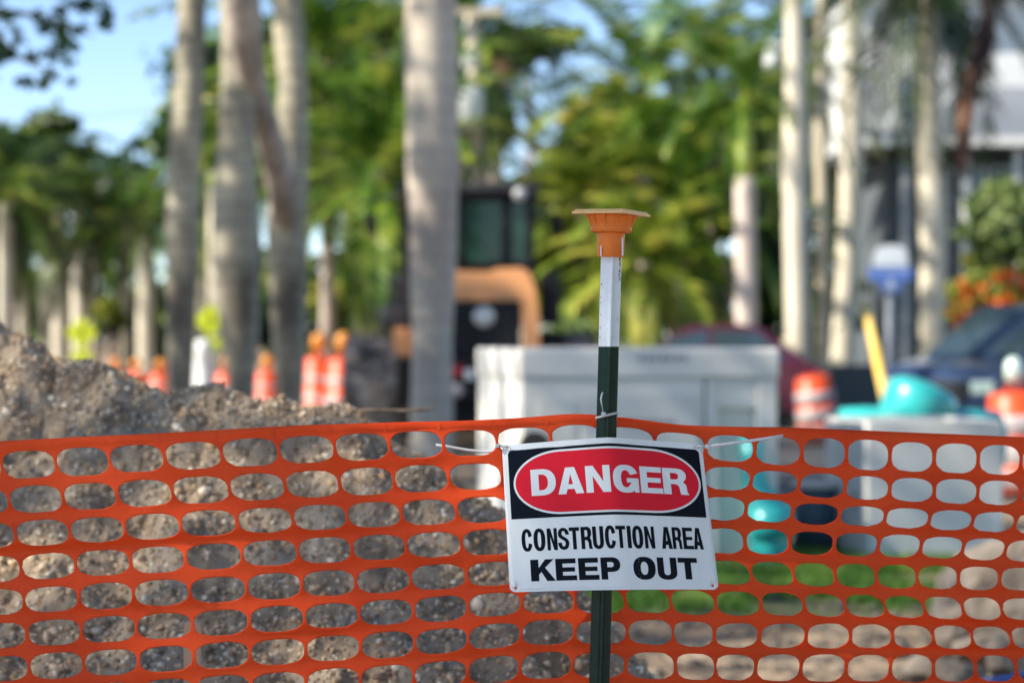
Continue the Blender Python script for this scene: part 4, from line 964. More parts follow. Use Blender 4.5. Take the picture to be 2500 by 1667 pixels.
def crown_mesh(key, mat, **kw):
    if key not in _cm:
        V, F = crown_geo(**kw); o = link_mesh('crown', V, F, mat); _cm[key] = o.data; COL.objects.unlink(o); bpy.data.objects.remove(o)
    return _cm[key]
def add_crown(th, key, loc, mat, sc=1.0, rz=0.0, name='crown', **kw):
    o = bpy.data.objects.new(name, crown_mesh(key, mat, **kw)); COL.objects.link(o); o.parent = th.e
    o.location = Vector(loc) - th.base; o.scale = (sc,) * 3; o.rotation_euler[2] = rz; return o
def palm(label, d, pts, mat, ctop=None, crown=('royal', m_palmG), csc=1.0, shaft=True, group='palm trees along the street', seed=0, extra=4.0, rz=0):
    """pts: [(sx, sy, width_px)...] from bottom to top of the visible trunk"""
    base = Vector((X(pts[0][0], d), d, 0)); th = Thing('palm_tree', base, label, 'palm tree', group)
    P3 = [Vector((X(pts[0][0], d), d, -.05))] if pts[0][1] < 833.5 + CAMZ * FPX / d - 5 else []; rr_ = [pts[0][2] * .58 * d / FPX] if P3 else []
    for sx, sy, w_ in pts: P3.append(P(sx, sy, d)); rr_.append(w_ / 2 * d / FPX)
    if ctop is None:                                    # carry on above the frame
        dirv = (P3[-1] - P3[-2]).normalized(); P3.append(P3[-1] + Vector((dirv.x * extra * .6, 0, extra))); rr_.append(rr_[-1] * .85)
    # densify
    Q, q = [], []
    for i in range(len(P3) - 1):
        for k in range(4): Q.append(P3[i].lerp(P3[i + 1], k / 4)); q.append((rr_[i] * (1 - k / 4) + rr_[i + 1] * k / 4) * (1 + .02 * math.sin(7.1 * len(Q))))
    Q.append(P3[-1]); q.append(rr_[-1])
    th.part('trunk', tube(Q, q, 20), mat, True)
    tp = P3[-1]
    if shaft:
        th.part('crownshaft', tube([tp, tp + Vector((0, 0, .4)), tp + Vector((0, 0, 1.1)), tp + Vector((0, 0, 1.5))], [rr_[-1] * .86, rr_[-1] * .84, rr_[-1] * .62, rr_[-1] * .28], 16), m_shaft, True); tp = tp + Vector((0, 0, 1.35))
    key, cm = crown
    kw = dict(seed=11, n=22, L=2.9, e_hi=78, e_lo=-25, curl=1.15)
    if key == 'up': kw = dict(seed=14, n=30, L=3.0, e_hi=86, e_lo=22, curl=.95, lw=.09, nl=34, wdt=.5, hang=.35)
    if key == 'droop': kw = dict(seed=12, n=26, L=3.0, e_hi=70, e_lo=-62, curl=1.35, hang=1.1, lw=.06)
    if key == 'full': kw = dict(seed=13, n=30, L=3.2, e_hi=80, e_lo=-50, curl=1.3, lw=.08, nl=36)
    add_crown(th, key + cm.name, tp, cm, csc, rz, **kw)
    return th
# thick trunks
palm('thick grey palm trunk leftmost of the big trunks behind the gravel', 30, [(438, 1040, 66), (440, 900, 66), (444, 700, 80), (446, 560, 82), (450, 400, 78), (460, 200, 76), (470, 0, 72)], m_bark_g, seed=1)
palm('thick bulging grey palm trunk second from the left', 25, [(592, 1050, 56), (590, 930, 66), (584, 800, 100), (578, 600, 122), (574, 480, 112), (578, 350, 90), (582, 200, 84), (578, 0, 80)], m_bark_g, seed=2, rz=1)
c3 = palm('grey palm trunk crossed by a leaning brown stem left of the loader', 27, [(708, 1080, 56), (709, 950, 66), (704, 760, 92), (700, 560, 98), (706, 430, 96), (714, 300, 78), (715, 200, 70), (706, 100, 74), (700, 0, 72)], m_bark_g, seed=3, rz=2)
m_bark_s = M_('pinkish_stem_bark', (.20, .165, .14), (.50, .43, .37), scale=3, rough=.9, bump=.6, bscale=15, stretch=(1, 1, .3))
lean_pts = [P(696, 540, 26.7), P(684, 440, 26.4), P(664, 360, 26.0), P(640, 280, 25.5), P(616, 205, 25.0), P(602, 120, 24.6), P(591, 0, 24.2), P(575, -250, 23.8)]
c3.part('leaning_stem', tube(lean_pts, [.13, .17, .15, .145, .15, .17, .19, .12], 14), m_bark_s, True)
palm('thickest pale grey palm trunk rising at centre left of the loader', 23, [(1053, 1130, 108), (1054, 1020, 104), (1055, 850, 100), (1056, 700, 108), (1058, 560, 120), (1056, 400, 126), (1054, 250, 128), (1052, 100, 128), (1052, 0, 128)], m_bark_l, seed=4, rz=3)
palm('slim tan palm trunk just left of the loader cab', 44, [(920, 1010, 46), (918, 830, 44), (920, 700, 42), (922, 500, 44), (924, 420, 40)], m_bark_t, ctop=1, csc=1.15, shaft=False, crown=('full', m_palmG))
palm('pinkish palm trunk with a bright green crownshaft right of the post', 40, [(1823, 1000, 56), (1822, 820, 54), (1820, 600, 54), (1818, 430, 50)], m_bark_p, ctop=1, csc=.85, crown=('royal', m_palmG), rz=.6)
palm('cream palm trunk with the street lamp beside it', 39, [(1952, 1000, 62), (1950, 830, 60), (1943, 600, 60), (1940, 400, 62), (1942, 200, 54), (1940, 0, 46)], m_bark_w, rz=2.2)
palm('cream palm trunk with a flared base left of the blue sign', 50, [(2060, 990, 62), (2058, 960, 62), (2056, 900, 60), (2066, 700, 54), (2075, 500, 54), (2080, 300, 56), (2082, 150, 52), (2084, 0, 50)], m_bark_w, rz=1.2)
palm('cream palm trunk rising behind the blue vehicle bonnet', 42, [(2270, 1000, 60), (2274, 830, 58), (2278, 600, 66), (2272, 400, 66), (2262, 200, 58), (2258, -75, 52)], m_bark_w, ctop=1, csc=1.3, shaft=False, crown=('droop', m_palmD), rz=.4)
# distant pale trunks at the left
for i, (sx, ytop, w_, lb) in enumerate([(6, 560, 26, 'pale far palm at the very left edge above the gravel'), (54, 640, 32, 'pale far palm second from the left edge'), (112, 660, 30, 'faint far palm third from the left edge'), (146, 570, 38, 'pale far palm left of the first yellow sign'),
                                       (194, 560, 40, 'pale far palm directly behind the first yellow sign'), (307, 600, 24, 'thin dark far palm between the yellow signs'), (356, 610, 42, 'pale far palm left of the first thick grey trunk'), (528, 480, 44, 'pale far palm half hidden behind the second thick grey trunk'), (492, 600, 34, 'dull far palm half hidden right of the first thick grey trunk')]):
    d = 66 + (i * 7) % 15
    palm(lb, d, [(sx, 950, w_), (sx - 1, 800, w_), (sx + 1, (800 + ytop) / 2, w_), (sx, ytop - 60, w_ * .9)], m_bark_g if 'dark' in lb or 'dull' in lb or 'faint' in lb else m_bark_w, ctop=1, shaft=False, crown=('royal', m_palmG), csc=.85 + .1 * (i % 3), group='far palms at the left', rz=i * .9)

def mid_palm(label, sx, sy, d, sc, crown, rz, mat=m_bark_t, lean=0, w_=.30):
    base = Vector((X(sx, d) + lean, d, 0)); tp = P(sx, sy, d); th = Thing('palm_tree', base, label, 'palm tree', 'leafy palms behind the works')
    m1 = base.lerp(tp, .5) + Vector((lean * .2, 0, 0)); th.part('trunk', tube([base + Vector((0, 0, -.05)), base.lerp(m1, .5), m1, m1.lerp(tp, .5), tp], [w_ * .62, w_ * .5, w_ * .45, w_ * .42, w_ * .4], 14), mat, True)
    key, cm = crown; kw = dict(seed=11, n=22, L=2.9, e_hi=78, e_lo=-25, curl=1.15)
    if key == 'up': kw = dict(seed=14, n=30, L=3.0, e_hi=86, e_lo=22, curl=.95, lw=.09, nl=34, wdt=.5, hang=.35)
    if key == 'droop': kw = dict(seed=12, n=26, L=3.0, e_hi=70, e_lo=-62, curl=1.35, hang=1.1, lw=.06)
    if key == 'full': kw = dict(seed=13, n=30, L=3.2, e_hi=80, e_lo=-50, curl=1.3, lw=.08, nl=36)
    add_crown(th, key + cm.name, tp, cm, sc, rz, **kw)
m_palmY = leafmat('palm_frond_yellow', (.03, .07, .006), (.22, .30, .03), (.56, .54, .10), scale=1.0, rough=.4)
for a in [('green feather palm crown left of the thickest trunk', 800, 150, 48, 1.35, ('full', m_palmG), .3, m_bark_t),
          ('shaggy green palm between the forked trunk and the thickest trunk', 880, 330, 52, 1.2, ('droop', m_palmG), 1.0, m_bark_t),
          ('green palm crown reaching over the utility pole', 1120, 90, 58, 1.1, ('full', m_palmG), 2.0, m_bark_t),
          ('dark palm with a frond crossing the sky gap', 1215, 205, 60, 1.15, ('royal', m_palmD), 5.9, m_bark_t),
          ('tall sunlit green palm behind the orange cap at upper right', 1570, 225, 46, 1.05, ('full', m_palmG), .9, m_bark_t),
          ('green palm crown filling the top right of the sky gap', 1740, 190, 52, 1.05, ('full', m_palmG), 2.7, m_bark_t),
          ('yellow green palm crown low behind the orange cap', 1420, 500, 44, 1.0, ('full', m_palmY), .2, m_bark_t),
          ('yellow green palm crown right of the orange cap', 1660, 500, 43.5, 1.0, ('full', m_palmG), 1.7, m_bark_t),
          ('small palm between the orange cap and pinkish trunk', 1570, 640, 41, .8, ('full', m_palmY), 3.7, m_bark_t),
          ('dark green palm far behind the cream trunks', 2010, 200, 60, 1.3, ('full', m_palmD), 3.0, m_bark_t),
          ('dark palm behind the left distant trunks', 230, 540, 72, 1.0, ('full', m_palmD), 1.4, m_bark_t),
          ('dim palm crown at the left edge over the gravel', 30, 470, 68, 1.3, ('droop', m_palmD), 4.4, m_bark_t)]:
    mid_palm(*a)

for i, (sx, sy, d, rx, ry) in enumerate([(1490, 490, 43, 36, 30), (1740, 740, 45.2, 30, 50), (1620, 770, 45.0, 34, 40), (1300, 440, 60, 40, 20), (1560, 800, 44, 30, 30), (838, 290, 50, 22, 60), (1230, 170, 57, 26, 45)]):
    k = d / FPX; c = P(sx, sy, d); th = Thing('dry_frond_cluster', (c.x, c.y, c.z), ['tan dry frond cluster showing just above the orange cap', 'pinkish brown dry fronds low beside the pinkish trunk', 'tan dry fronds low between the cap post and pinkish trunk', 'tan dry fronds in the tree above the loader cab', 'pale dry fronds just above the concrete vault lid', 'orange brown frond cluster left of the thickest trunk', 'pinkish dry frond cluster right of the transformer'][i], 'palm frond', 'dry fronds in the palms')
    rq = np.random.default_rng(200 + i); V, F = leaf_cloud(rq, [(np.array(c), np.array([rx * k, rx * k * .6, ry * k]))], 260, .09, ncl=14); th.part('leaflets', (V, F), m_dead2)
    th.part('stalk', tube([c + Vector((0, 0, ry * k)), c, c - Vector((0, 0, ry * k))], .02, 6), m_bark_b)
# dead frond bunch hanging at the upper right
def dead_frond():
    d = 33; th = Thing('dead_palm_frond', P(2365, -200, d), 'dry brown palm frond hanging down at the upper right before the house', 'palm frond')
    r = np.random.default_rng(5)
    V, F, n = [], [], 0
    pts = [P(2440, -160, d), P(2415, 0, d), P(2390, 90, d), P(2365, 180, d), P(2350, 260, d), P(2352, 350, d)]
    th.part('stalk', tube(pts, [.05, .045, .04, .03, .02, .01], 8), m_deadk, True)
    for (a, b, mt, nm, cnt, sp) in ((0, 3.2, m_deadk, 'dark_leaflets', 240, .12), (2.8, 4.9, m_dead, 'brown_leaflets', 220, .07)):
        V, F, n = [], [], 0
        for i in range(cnt):
            t = r.uniform(a, b); k = min(int(t), 4); p = np.array(pts[k].lerp(pts[k + 1], t - k)); q = p + np.array([r.normal(0, sp), r.normal(0, .1), -r.uniform(.25, .6)]); s_ = np.array([.018, .0, .004])
            V += [p - s_, p + s_, q + s_ * .6, q - s_ * .6]; F.append((n, n + 1, n + 2, n + 3)); n += 4
        th.part(nm, (V, F), mt)
dead_frond()

def tree(label, sx, sy, d, rx, ry, n, size, mat, seed, trunk=True, group='broadleaf trees behind the works', low=None, name='tree', bark=m_bark_b, ncl=80):
    """crown ellipsoid centred on photo point (sx, sy) at distance d with radii in photo pixels"""
    k = d / FPX; c = P(sx, sy, d); base = Vector((c.x, c.y, 0)); r = np.random.default_rng(seed)
    th = Thing(name, base, label, 'tree' if name == 'tree' else 'shrub', group)
    R0 = np.array([rx * k, rx * k * .8, ry * k]); blobs = [(np.array(c), R0 * .75)]
    for i in range(5):
        u = r.normal(size=3); u /= np.linalg.norm(u); blobs.append((np.array(c) + u * R0 * .62, R0 * r.uniform(.3, .5)))
    V, F = leaf_cloud(r, blobs, n, size, ncl=ncl); V[:, 2] = np.maximum(V[:, 2], .02 + .05 * r.random(len(V)))
    th.part('crown', (V, F), mat)
    if trunk:
        tp = Vector(c); rad = max(.08, rx * k * .07); gs = [tube([base + Vector((0, 0, -.05)), base.lerp(tp, .4) + Vector((.1, 0, 0)), tp], [rad * 1.3, rad, rad * .5], 12)]
        for i in range(4):
            u = Vector(r.normal(size=3)); u.z = abs(u.z) + .3; u.normalize(); st = base.lerp(tp, .55 + .1 * i); gs.append(tube([st, st + Vector((u.x * R0[0], u.y * R0[1], u.z * R0[2])) * .5], [rad * .5, rad * .15], 8))
        th.part('trunk', join(*gs), bark, True)
    return th
T = tree
# far wall of foliage (left to right)
T('dark green broadleaf tree at the far left edge', -40, 470, 92, 260, 240, 6500, .30, m_leafD, 1)
T('bushy dark tree left of the sky gap', 110, 390, 98, 160, 155, 6000, .30, m_leafM, 2)
T('low dark tree below the open sky at left', 290, 520, 104, 160, 200, 6500, .32, m_leafB, 3)
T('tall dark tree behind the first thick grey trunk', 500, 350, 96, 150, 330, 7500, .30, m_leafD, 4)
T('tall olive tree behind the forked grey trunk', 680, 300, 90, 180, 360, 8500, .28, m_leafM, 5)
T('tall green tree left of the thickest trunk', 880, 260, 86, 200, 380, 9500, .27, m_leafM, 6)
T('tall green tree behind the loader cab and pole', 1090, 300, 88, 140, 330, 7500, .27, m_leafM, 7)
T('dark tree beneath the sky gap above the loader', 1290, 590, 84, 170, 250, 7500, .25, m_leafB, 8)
T('sunlit tree whose top closes the sky gap from above', 1290, 105, 80, 135, 62, 2200, .24, m_leafM, 9)
T('yellow green tree right of the sky gap', 1480, 420, 74, 170, 220, 7500, .22, m_leafY, 10)
T('broad green tree behind the pinkish palm', 1700, 420, 78, 190, 235, 8500, .24, m_leafM, 11)
T('tall dark tree behind the cream trunks', 1960, 330, 80, 190, 420, 9500, .25, m_leafD, 12)
T('dense dark tree left of the house wall', 2110, 620, 66, 90, 230, 5000, .22, m_leafD, 13)
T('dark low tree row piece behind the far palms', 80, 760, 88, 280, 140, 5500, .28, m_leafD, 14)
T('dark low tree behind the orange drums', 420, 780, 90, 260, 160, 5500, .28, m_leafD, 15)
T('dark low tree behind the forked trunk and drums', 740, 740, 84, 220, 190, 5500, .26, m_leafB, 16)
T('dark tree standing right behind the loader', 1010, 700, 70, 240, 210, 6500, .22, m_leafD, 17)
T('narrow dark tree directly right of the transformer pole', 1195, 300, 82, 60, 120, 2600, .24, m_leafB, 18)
T('yellow green tree top at the right rim of the sky gap', 1500, 260, 76, 70, 90, 2200, .20, m_leafY, 19)
# nearer shrubs
def SH(label, sx, sy, d, rx, ry, n, size, mat, seed): return tree(label, sx, sy, d, rx, ry, n, size, mat, seed, group='garden shrubs behind the cars', name='shrub', ncl=60)
SH('yellow green shrub directly behind the loader hood', 1390, 690, 46, 110, 170, 7000, .11, m_leafY, 21)
SH('sunlit mixed shrub behind the white post tip', 1540, 690, 47, 130, 190, 8500, .11, m_leafY, 22)
SH('green shrub behind the maroon car roof', 1700, 700, 46, 130, 190, 8000, .11, m_leafM, 23)
SH('deep green shrub between the cream trunks', 1880, 700, 48, 110, 210, 6500, .12, m_leafD, 24)
SH('dark shrub behind the flared cream trunk', 2010, 760, 54, 100, 180, 5000, .12, m_leafM, 25)
SH('bright green leafy plant beside the loader fender', 1400, 830, 38, 66, 60, 2200, .10, m_leafL, 26)
SH('pale green shrub at the right edge above the blue vehicle', 2450, 560, 36, 110, 150, 5500, .10, m_leafL, 27)
SH('green shrub with orange flowers left of the blue vehicle', 2390, 740, 38, 95, 130, 4500, .09, m_leafY, 28)
fs = Thing('flowering_shrub', gpt(2430, 35.5), 'orange flowering shrub directly above the blue vehicle roof', 'shrub')
r9 = np.random.default_rng(9)
fs.part('foliage', leaf_cloud(r9, [(np.array(P(2430, 740, 35.5)), np.array([.75, .5, .55])), (np.array(P(2490, 720, 35.5)), np.array([.5, .4, .5])), (np.array(P(2430, 930, 35.5)), np.array([.6, .4, .6]))], 3000, .07, ncl=50), m_leafY)
V, F = leaf_cloud(r9, [(np.array(P(2420, 735, 35.2)), np.array([.72, .35, .42])), (np.array(P(2490, 690, 35.2)), np.array([.5, .35, .35])), (np.array(P(2360, 790, 35.2)), np.array([.22, .3, .2]))], 1500, .05, spread=.3, ncl=60)
fs.part('blossoms', (V, F), m_flow)
fs.part('stem', tube([Vector(gpt(2430, 35.5)), P(2430, 760, 35.5)], [.05, .02], 8), m_bark_b, True)
# yellow croton leaves here and there
SH('small yellow shrub seen left of the pinkish trunk foot', 1770, 560, 43, 40, 36, 900, .10, m_leafY, 31)
SH('yellow leafed shrub far behind the left yellow sign', 262, 770, 62, 42, 50, 1200, .14, m_leafY, 32)
SH('olive shrub right of the forked grey trunk', 810, 740, 55, 60, 70, 1800, .13, m_leafY, 33)

# unseen shade trees placed left of the frame to filter the sun
def shade_tree(label, x, y, zc, r_, n, seed, mat=m_leafD, size=.17, ncl=160):
    base = Vector((x, y, 0)); th = Thing('shade_tree', base, label, 'tree', 'shade trees left of the works'); r = np.random.default_rng(seed); c = np.array([x, y, zc])
    blobs = [(c, np.array([r_, r_, r_ * .6]))] + [(c + np.array([math.cos(a) * r_ * .7, math.sin(a) * r_ * .7, r.uniform(-.8, .8)]), np.array([r_ * .45, r_ * .45, r_ * .35])) for a in np.linspace(0, 6, 6)]
    th.part('crown', leaf_cloud(r, blobs, n, size, ncl=ncl, spread=.5), mat)
    gs = [tube([base + Vector((0, 0, -.05)), base + Vector((.1, 0, zc * .5)), Vector(c)], [.35, .26, .15], 14)]
    for i in range(7):
        a = i * .9; gs.append(tube([base + Vector((.1, 0, zc * (.5 + .05 * i))), Vector(c) + Vector((math.cos(a) * r_ * .6, math.sin(a) * r_ * .6, r.uniform(-.5, .8)))], [.13, .04], 8))
    th.part('trunk', join(*gs), m_bark_b, True)
for (tx, ty), lb, sd_, n_, nc_ in (((-.3, 4.9), 'unseen airy shade tree far to the left of the fence', 41, 13500, 5000), ((.6, 14.0), 'large unseen shade tree far to the left of the concrete vaults', 42, 4800, 1600), ((-1.0, 22), 'large unseen shade tree far to the left of the thick trunks', 43, 4200, 160), ((-1.6, 29.5), 'large unseen shade tree far to the left of the wheel loader', 44, 2600, 160)):
    shade_tree(lb, tx - 14.4, ty - 5.2, 12.5, 4.2, n_, sd_, size=(.088 if nc_ > 3000 else .11) if nc_ > 1000 else .19, ncl=nc_)
for x_, y_, z_, lb, sd_ in ((6.6, .4, 3.6, 'added unseen dense round tree beyond the right end of the fence', 51),):  # unseen tree added to cut the sky light from the right
    shade_tree(lb, x_, y_, z_, 3.3, 9000, sd_, size=.17)
# the sparse branch seen at upper left
bt = Thing('tree', (-6.9, 20, 0), 'tree at the left whose sparse leafy branch reaches into the sky at the upper left', 'tree')
rb = np.random.default_rng(77)
bpts = [Vector((-6.9, 20, 4.1)), P(-420, 120, 20), P(-200, 60, 20), P(-60, 20, 20), P(100, 40, 20.2), P(230, 90, 20.4)]
bt.part('trunk', join(tube([Vector((-6.9, 20, -.05)), Vector((-6.8, 20, 2)), Vector((-6.9, 20, 4.2)), Vector((-6.9, 20.1, 6.4))], [.22, .18, .13, .05], 14), tube(bpts, [.09, .07, .05, .035, .02, .008], 8), tube([bpts[3], P(40, 140, 20.1), P(150, 190, 20.2)], [.025, .015, .005], 8), tube([bpts[3], P(60, -60, 20.1)], [.025, .01], 8), tube([bpts[2], P(-60, 150, 20), P(0, 200, 20)], [.03, .02, .006], 8)), m_bark_b, True)
bt.part('upper_crown', leaf_cloud(rb, [(np.array((-6.9, 20, 6.6)), np.array([1.7, 1.6, 1.4])), (np.array((-6.0, 20, 5.4)), np.array([.8, .8, .6]))], 5000, .05, ncl=120), m_leafD)
VV, FF, n0 = [], [], 0
for q_ in range(80):
    sx_, sy_ = rb.uniform(-60, 265), rb.uniform(-40, 215)
    if sx_ + sy_ * .5 > 320 or (sy_ > 150 and rb.random() < .5): continue
    v_, f_ = leaf_cloud(rb, [(np.array(P(sx_, sy_, 20 + rb.normal(0, .2))), np.array([.07, .06, .05]))], int(rb.integers(14, 40)), .038, spread=.9, ncl=5); VV.append(v_); FF.append(f_ + n0); n0 += len(v_)
V, F = np.concatenate(VV), np.concatenate(FF)
bt.part('leaves', (V, F), m_leafD)

# ================================================================== UTILITY POLES, LAMP, WIRES
def pole(label, d, pts, r_): 
    base = Vector((X(pts[0][0], d), d, 0)); th = Thing('utility_pole', base, label, 'utility pole'); Q = [Vector((X(pts[0][0], d), d, -.1))] + [P(sx, sy, d) for sx, sy in pts]
    n = len(Q); th.part('pole_shaft', tube(Q, [r_ * (1.1 - .25 * i / n) for i in range(n)], 16), m_pole, True); return th
d = 45; pA = pole('leaning tan utility pole with a white transformer above the loader cab', d, [(1178, 600), (1172, 440), (1164, 250), (1156, 100), (1152, 30)], .14)
tcan = pA.part('transformer_can', join(lathe([(.20, -.42), (.235, -.38), (.235, .30), (.20, .36), (.08, .40)], P(1150, 262, d - .35), 20)), m_trans, True)
pA.part('bushing', lathe([(.04, 0), (.06, .05), (.04, .1), (.06, .15), (.03, .25)], P(1146, 215, d - .35), 12), m_trans, True, parent=tcan)
pA.part('fuse_box', box(P(1146, 145, d - .3), (.26, .2, .36), bev=.05), m_trans)
pA.part('crossarm', box(P(1150, 30, d - .25), (1.2, .12, .14), bev=.01), m_pole)
d = 43.5; pB = pole('slim tan utility pole carrying the street lamp among the cream trunks', d, [(2006, 870), (2008, 600), (2004, 400), (2003, 200), (2006, 0), (2008, -150)], .115)
arm = pB.part('lamp_arm', tube([P(2004, 172, d), P(1975, 140, d), P(1950, 118, d - .1), P(1915, 112, d - .25), P(1890, 118, d - .35)], [.06, .055, .05, .045, .04], 10), m_trans, True)
pB.part('lamp_head', lathe([(.03, .24), (.10, .20), (.13, .08), (.16, -.02), (.17, -.22), (.11, -.30), (0, -.32)], P(1886, 135, d - .4), 20), m_trans, True)
gw = Thing('guy_wire', (X(2170, 26), 26, 0), 'thin guy wire with a yellow plastic guard slanting beside the blue sign', 'guy wire')
top_ = P(2010, -60, 43.3); g1 = P(2112, 742, 27.6); g2 = P(2166, 985, 26.2)
gw.base = Vector(gw.e.location)
gw.part('steel_cable', tube([top_, g1, g2, Vector((g2.x, g2.y, .02))], .012, 6), m_wire)
gw.part('yellow_guard', tube([g1, g1.lerp(g2, .5), g2], [.045, .055, .062], 12), m_yellow, True)
def wire(label, a, b, sag=.4, r_=.02):
    pts = []
    for i in range(17):
        t = i / 16; p = a.lerp(b, t); p.z -= sag * 4 * t * (1 - t); pts.append(p)
    g = tube(pts, r_, 6); tag(link_mesh('overhead_wire', g[0], g[1], m_wire, True, base=a), label, 'wire', 'overhead wires')
wire('upper overhead wire running from the lamp pole past the orange cap', P(2003, 95, 43.4), P(1150, 440, 66), .3, .022)
wire('lower overhead wire slanting down from the lamp pole', P(2003, 190, 43.4), P(1250, 620, 70), .3, .02)
wire('overhead wire crossing the dark trees at the upper left', P(1148, 60, 55.5), P(-300, 280, 60), .9, .02)

# ================================================================== SIGNS
def ped_sign(label, sx, sy, d, plaque, rz=0):
    base = Vector((X(sx, d), d, 0)); c = P(sx, sy, d); th = Thing('crossing_sign', base, label, 'road sign', 'yellow crossing signs')
    th.part('sign_post', box((c.x, d + .03, (c.z + .3) / 2), (.06, .04, c.z + .3), bev=.005), m_galv)
    Mx = Matrix.Translation((c.x, d - .01, c.z)) @ Matrix.Rotation(R(45), 4, 'Y'); s_ = .60
    pn = th.part('diamond_panel', box((0, 0, 0), (s_, .012, s_), bev=.004, M=Mx), m_fl)
    # walking figure
    def pq(pts_): return prism(pts_, -.022, -.018, Matrix.Translation((c.x, d, c.z)))
    hd = [(.03 + .035 * math.cos(a * .785), .19 + .035 * math.sin(a * .785)) for a in range(8)]
    fig = join(pq(hd), pq([(-.03, .13), (.05, .14), (.05, -.02), (-.03, -.02)]), pq([(-.03, .12), (-.035, .07), (-.10, .0), (-.12, .02)]), pq([(.052, .13), (.052, .08), (.12, .02), (.14, .04)]), pq([(-.03, -.023), (.01, -.023), (-.07, -.23), (-.11, -.22)]), pq([(.012, -.023), (.05, -.023), (.13, -.21), (.09, -.23)]))
    th.part('walking_figure', fig, m_sigblk, parent=pn)
    if plaque:
        pl = th.part('arrow_plaque', box((c.x, d - .01, c.z - .62), (.50, .012, .30), bev=.004), m_fl)
        th.part('arrow', prism([(-.16, .10 - .62), (-.11, .10 - .62), (.09, -.06 - .62), (.12, -.01 - .62), (.16, -.12 - .62), (.04, -.10 - .62), (.06, -.085 - .62), (-.14, .065 - .62)], -.022, -.018, Matrix.Translation((c.x, d, c.z))), m_sigblk, parent=pl)
ped_sign('yellow diamond crossing sign between the two leftmost thick grey trunks', 514, 782, 62, True)
ped_sign('yellow diamond crossing sign farther left above the gravel slope', 199, 812, 64, True)
def blue_sign():
    d = 34; c = P(2172, 640, d); base = Vector((c.x, d, 0)); th = Thing('information_sign', base, 'blue and white sign on a grey post among the right palms', 'sign'); k = d / FPX
    th.part('sign_post', tube([base, Vector((c.x, d, Z(700, d)))], .055, 12), m_galv, True)
    def pz(pts_, y0=-.03, y1=.0): return prism([((a - 2172) * k, Z(b, d)) for a, b in pts_], y0, y1, Matrix.Translation((c.x, d - .06, 0)))
    th.part('white_panel', pz([(2130, 650), (2133, 620), (2142, 604), (2160, 599), (2185, 599), (2203, 604), (2212, 620), (2216, 650)]), m_sigwhite)
    bp_ = th.part('blue_panel', pz([(2118, 653), (2226, 653), (2224, 682), (2200, 688), (2194, 714), (2152, 714), (2146, 688), (2120, 684)]), m_sigblue)
    th.part('white_emblem', join(pz([(2163, 692), (2172, 676), (2181, 692), (2183, 708), (2161, 708)], -.036, -.032), pz([(2126, 659), (2218, 659), (2218, 662), (2126, 662)], -.036, -.032)), m_sigwhite, parent=bp_)
blue_sign()

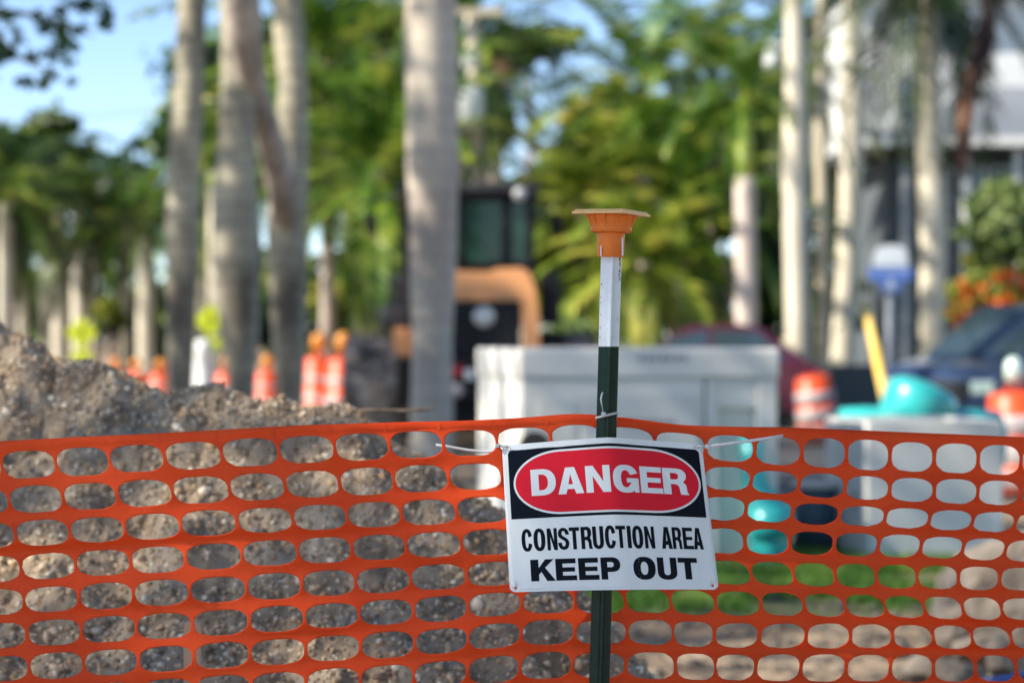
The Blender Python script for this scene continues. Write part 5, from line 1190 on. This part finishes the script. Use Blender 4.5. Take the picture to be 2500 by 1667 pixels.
# ================================================================== HOUSE
def house():
    d = 52.0; th = Thing('house', (X(2350, d), d, 0), 'grey and white two storey house with metal roofs at the right', 'house')
    def q(sx0, sx1, sy0, sy1, y0, y1, bev=0): 
        z1 = Z(sy0, d); z0 = Z(sy1, d) if sy1 is not None else 0
        return box(((X(sx0, d) + X(sx1, d)) / 2, (y0 + y1) / 2, (z0 + z1) / 2), (X(sx1, d) - X(sx0, d), y1 - y0, z1 - z0), bev=bev)
    lo = th.part('lower_wall', q(2190, 2900, 372, None, d + 1.6, d + 9), m_hwall)
    up = th.part('upper_wall', q(2112, 2900, -80, 330, d + 4.0, d + 9.5), m_hwhite)
    th.part('upper_wall', q(2122, 2244, 105, 300, d + 2.2, d + 4.0, .01), m_hwhite, label='white upper bay')
    x0, x1, xr = X(2100, d), X(2920, d), X(2500, d); ze, zr_ = Z(350, d), Z(165, d)
    # hip roof over the lower storey: eave ring and ridge
    V = [(x0, d + .4, ze), (x1, d + .4, ze), (x1, d + 6, ze), (x0, d + 6, ze), (xr, d + 3.9, zr_), (X(2700, d), d + 3.9, zr_), (x0, d + .4, ze - .06), (x1, d + .4, ze - .06), (x1, d + 6, ze - .06), (x0, d + 6, ze - .06)]
    F = [(0, 1, 5, 4), (1, 2, 5), (2, 3, 4, 5), (3, 0, 4), (6, 7, 1, 0), (7, 8, 2, 1), (8, 9, 3, 2), (9, 6, 0, 3), (9, 8, 7, 6)]
    rf = th.part('lower_roof', (V, F), m_hroof)
    seams = []
    for i in range(24):
        xx = X(2340, d) + i * .18; t = 1.0
        a = Vector((xx, d + .4, ze + .02)); b = Vector((xx, d + .4 + 3.5 * .62, ze + (zr_ - ze) * .62 + .02)); seams.append(tube([a, b], .018, 4))
    th.part('roof_seams', join(*seams), m_hroof, parent=rf)
    th.part('fascia', q(2100, 2900, 330, 352, d + .30, d + .38), m_hwhite)
    th.part('upper_roof', prism([(X(2080, d), Z(-80, d)), (X(2900, d), Z(-80, d)), (X(2500, d), Z(-330, d))], d + 3.4, d + 10, Matrix.Identity(4)), m_hroof)
    for sx in (2222, 2372, 2500):
        th.part('porch_column', q(sx - 8, sx + 8, 356, None, d + .6, d + .8, .02), m_hwhite if sx > 2300 else m_galv)
    for a, b, c_, e in ((2312, 2356, 400, 560), (2395, 2440, 400, 560), (2460, 2520, 400, 560)):
        w_ = th.part('window', join(q(a - 4, a, c_ - 4, e + 4, d + 1.5, d + 1.6), q(b, b + 4, c_ - 4, e + 4, d + 1.5, d + 1.6), q(a, b, c_ - 4, c_, d + 1.5, d + 1.6), q(a, b, e, e + 4, d + 1.5, d + 1.6), q(a, b, (c_ + e) / 2 - 2, (c_ + e) / 2 + 2, d + 1.5, d + 1.58)), m_hwhite, parent=lo)
        th.part('window_pane', q(a, b, c_, e, d + 1.59, d + 1.598), m_hwin)
    for a in (2140, 2180, 2212):
        th.part('shutter', join(*[q(a, a + 20, 130 + i * 14, 138 + i * 14, d + 2.17, d + 2.198) for i in range(8)]), m_trans)
    th.part('window_pane', q(2300, 2325, 100, 200, d + 3.96, d + 3.998), m_hwin)
    th.part('balcony_rail', join(q(2112, 2250, 300, 304, d + 1.9, d + 1.95), *[q(2114 + 9 * i, 2116 + 9 * i, 304, 345, d + 1.9, d + 1.93) for i in range(15)]), m_hwhite)
house()
# low hedge / masonry wall behind the right palms
g = box((X(2160, 47), 47, .45), (5.2, .2, .9), bev=.02)
tag(link_mesh('garden_wall', g[0], g[1], m_hwall, base=(X(2160, 47), 47, 0)), 'low grey garden wall behind the blue and white sign', 'wall')
